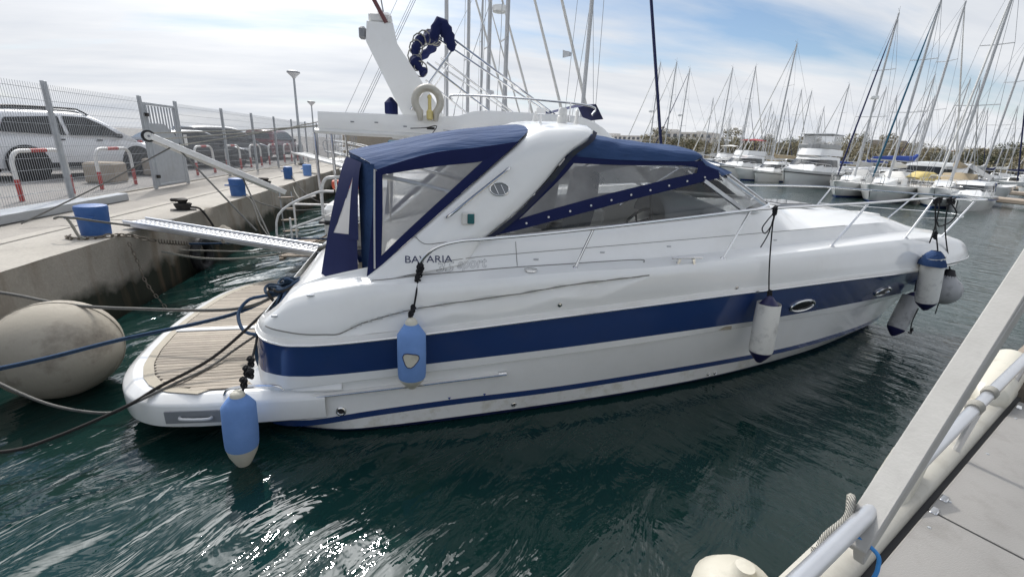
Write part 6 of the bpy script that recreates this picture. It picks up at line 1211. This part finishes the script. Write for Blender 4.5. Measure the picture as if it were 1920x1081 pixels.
# flags
for i, (p, lb) in enumerate((((4.35, 15.9, 5.55), 'small white pennant hoisted below the crosstree of the near mast'), ((2.3, 19.6, 4.6), 'small white and blue pennant right of the radar dome'))):
    tag(MB().loft([[Vector((p[0] + .05 * k, p[1] + .03 * math.sin(k * 1.1), p[2] - .01 * k)) for k in range(7)], [Vector((p[0] + .02 + .05 * k, p[1] + .03 * math.sin(k * 1.1 + .4), p[2] - .24 + .012 * k)) for k in range(7)]]).build('pennant', 'flag', smooth=60), lb, 'flag')
# ============================================================ FAR SHORE
tag(MB().add([(60, 165, .5), (700, -40, .5), (900, 900, .6), (-40, 900, .6), (-10, 190, .5)], [(0, 1, 2, 3, 4)]).build('far_shore', 'apron', smooth=0), kind='structure')
def apartment(x, y, rz, w, h, d, label, floors, cols, m='bld'):
    o = thing('apartment_building', label, 'building', (x, y, .5), rz)
    wo_ = MB().box((0, 0, h / 2), (w, d, h)).build('wall', m, o, 0); wm = None; fh = h / floors
    for f in range(floors):
        MB().box((0, -d / 2 - .5, f * fh + .15), (w, 1.0, .25)).build('balcony', 'bld', wo_, 0)
        for c in range(cols):
            xx = -w / 2 + (c + .5) * w / cols
            if wm is None: wm = MB().box((0, 0, 0), (w / cols * .55, .2, fh * .55)).build('window', 'win', wo_, 0); wm.location = (xx, -d / 2 - .03, f * fh + fh * .55)
            else: inst(wm, 'window', wo_, (xx, -d / 2 - .03, f * fh + fh * .55))
    MB().box((0, 0, h + .25), (w + .6, d + .6, .5)).build('roof', 'bld', o, 0); MB().box((-w * .2, 0, h + 1.2), (w * .12, d * .5, 1.6)).build('stair_head', 'bld', o, 0); MB().box((w * .25, 0, h + .9), (w * .1, d * .4, 1.0)).build('stair_head', 'bld', o, 0)
apartment(140, 310, R(-62), 100, 11.2, 14, 'long pale apartment block on the far shore left of the tower block', 4, 26)
apartment(141, 243, R(-50), 32, 12.3, 14, 'white apartment block with roof huts above the brown thicket', 4, 9)
def house(x, y, rz, w, h, d, label, m, r='roof'):
    o = thing('shore_house', label, 'house', (x, y, .5), rz); MB().box((0, 0, h / 2), (w, d, h)).build('wall', m, o, 0)
    MB().prism([(-w / 2 - .4, -d / 2 - .4, h + .01), (-w / 2 - .4, d / 2 + .4, h + .01), (-w / 2 - .4, 0, h + d * .28)], (w + .8, 0, 0)).build('roof', r, o, 0)
    for k in range(max(2, int(w / 3))): MB().box((-w / 2 + (k + .5) * w / max(2, int(w / 3)), -d / 2 - .04, h * .55), (1.1, .15, 1.3)).build('window', 'win', o, 0)
house(158, 132, R(-40), 26, 4.2, 9, 'long ochre house with terracotta roof on the right of the far shore', 'bld2'); house(170, 150, R(-35), 10, 7.5, 9, 'square brown tower house with pointed roof on the far shore', 'bld2', 'bark'); house(185, 112, R(-30), 18, 4.5, 9, 'pale house with low terracotta roof at the far right shore', 'bld'); house(150, 170, R(-40), 14, 4.0, 8, 'low ochre house behind the flybridge yacht', 'bld2')
def leafmesh(n, seed, sx=1., sz=1., dens=.16):
    rn = random.Random(seed); v, f = [], []
    cl = [(rn.gauss(0, .36), rn.gauss(0, .36), .55 + rn.gauss(0, .24), rn.uniform(.16, .32)) for _ in range(16)]
    for i in range(n):
        cx, cy, cz, cr_ = rn.choice(cl); p = Vector((rn.gauss(0, 1), rn.gauss(0, 1), rn.gauss(0, 1))).normalized() * cr_ * rn.uniform(.5, 1.05) + Vector((cx, cy, cz)); p.x *= sx; p.y *= sx; p.z = max(.04, p.z) * sz
        a = Vector((rn.gauss(0, .5), rn.gauss(0, .5), 1.0)).normalized(); b = a.cross(Vector((rn.gauss(0, 1), rn.gauss(0, 1), .2))).normalized() * .36; s = dens * rn.uniform(.4, 1); k = len(v)
        v += [p - a * s * .5, p + b * s * .35, p + a * s * .5, p - b * s * .35]; f.append((k, k + 1, k + 2, k + 3))
    return MB().add(v, f)
leafM = []
for sd, mm in ((1, 'tree'), (2, 'tree'), (3, 'tree2'), (4, 'tree')):
    o = leafmesh(3600, sd, dens=.12).build('crown', mm, smooth=0, fix=False); leafM.append(o.data); bpy.data.objects.remove(o)
tk = MB().tube([(0, 0, 0), (.02, 0, .35), (0, .02, .8)], [.05, .035, .012], 6)
for a in (0, 1.3, 2.6, 3.9, 5.2): tk.tube([(0, 0, .25 + .05 * a), (.2 * math.cos(a), .2 * math.sin(a), .55 + .04 * a), (.35 * math.cos(a), .35 * math.sin(a), .8)], [.022, .014, .006], 5)
o = tk.build('trunk', 'bark'); trunkM = o.data; bpy.data.objects.remove(o)
rnd = random.Random(21)
def tree(x, y, h, w, k, label, group=None):
    o = thing('shore_tree', label, 'tree', (x, y, .5), rnd.uniform(0, 6), group); o.scale = (w, w, h)
    for nm, me in (('trunk', trunkM), ('crown', leafM[k])): c = bpy.data.objects.new(nm, me); C.objects.link(c); c.parent = o
TL = 'bare grey-brown thicket tree in the belt behind the marina masts'
for i in range(110):
    a = R(rnd.uniform(20, 62)); d = rnd.uniform(165, 185); x, y = d * math.cos(a), d * math.sin(a)
    tree(x, y, rnd.uniform(4.2, 7.0), rnd.uniform(10, 16), (0, 1, 3, 0, 1, 2)[i % 6], TL if i % 6 != 5 else 'dark green leafy tree in the belt behind the marina masts', 'trees behind the marina' if i % 6 != 5 else 'dark trees behind the marina')
tree(146, 140, 9.5, 6, 2, 'pointed dark tree beside the ochre house')
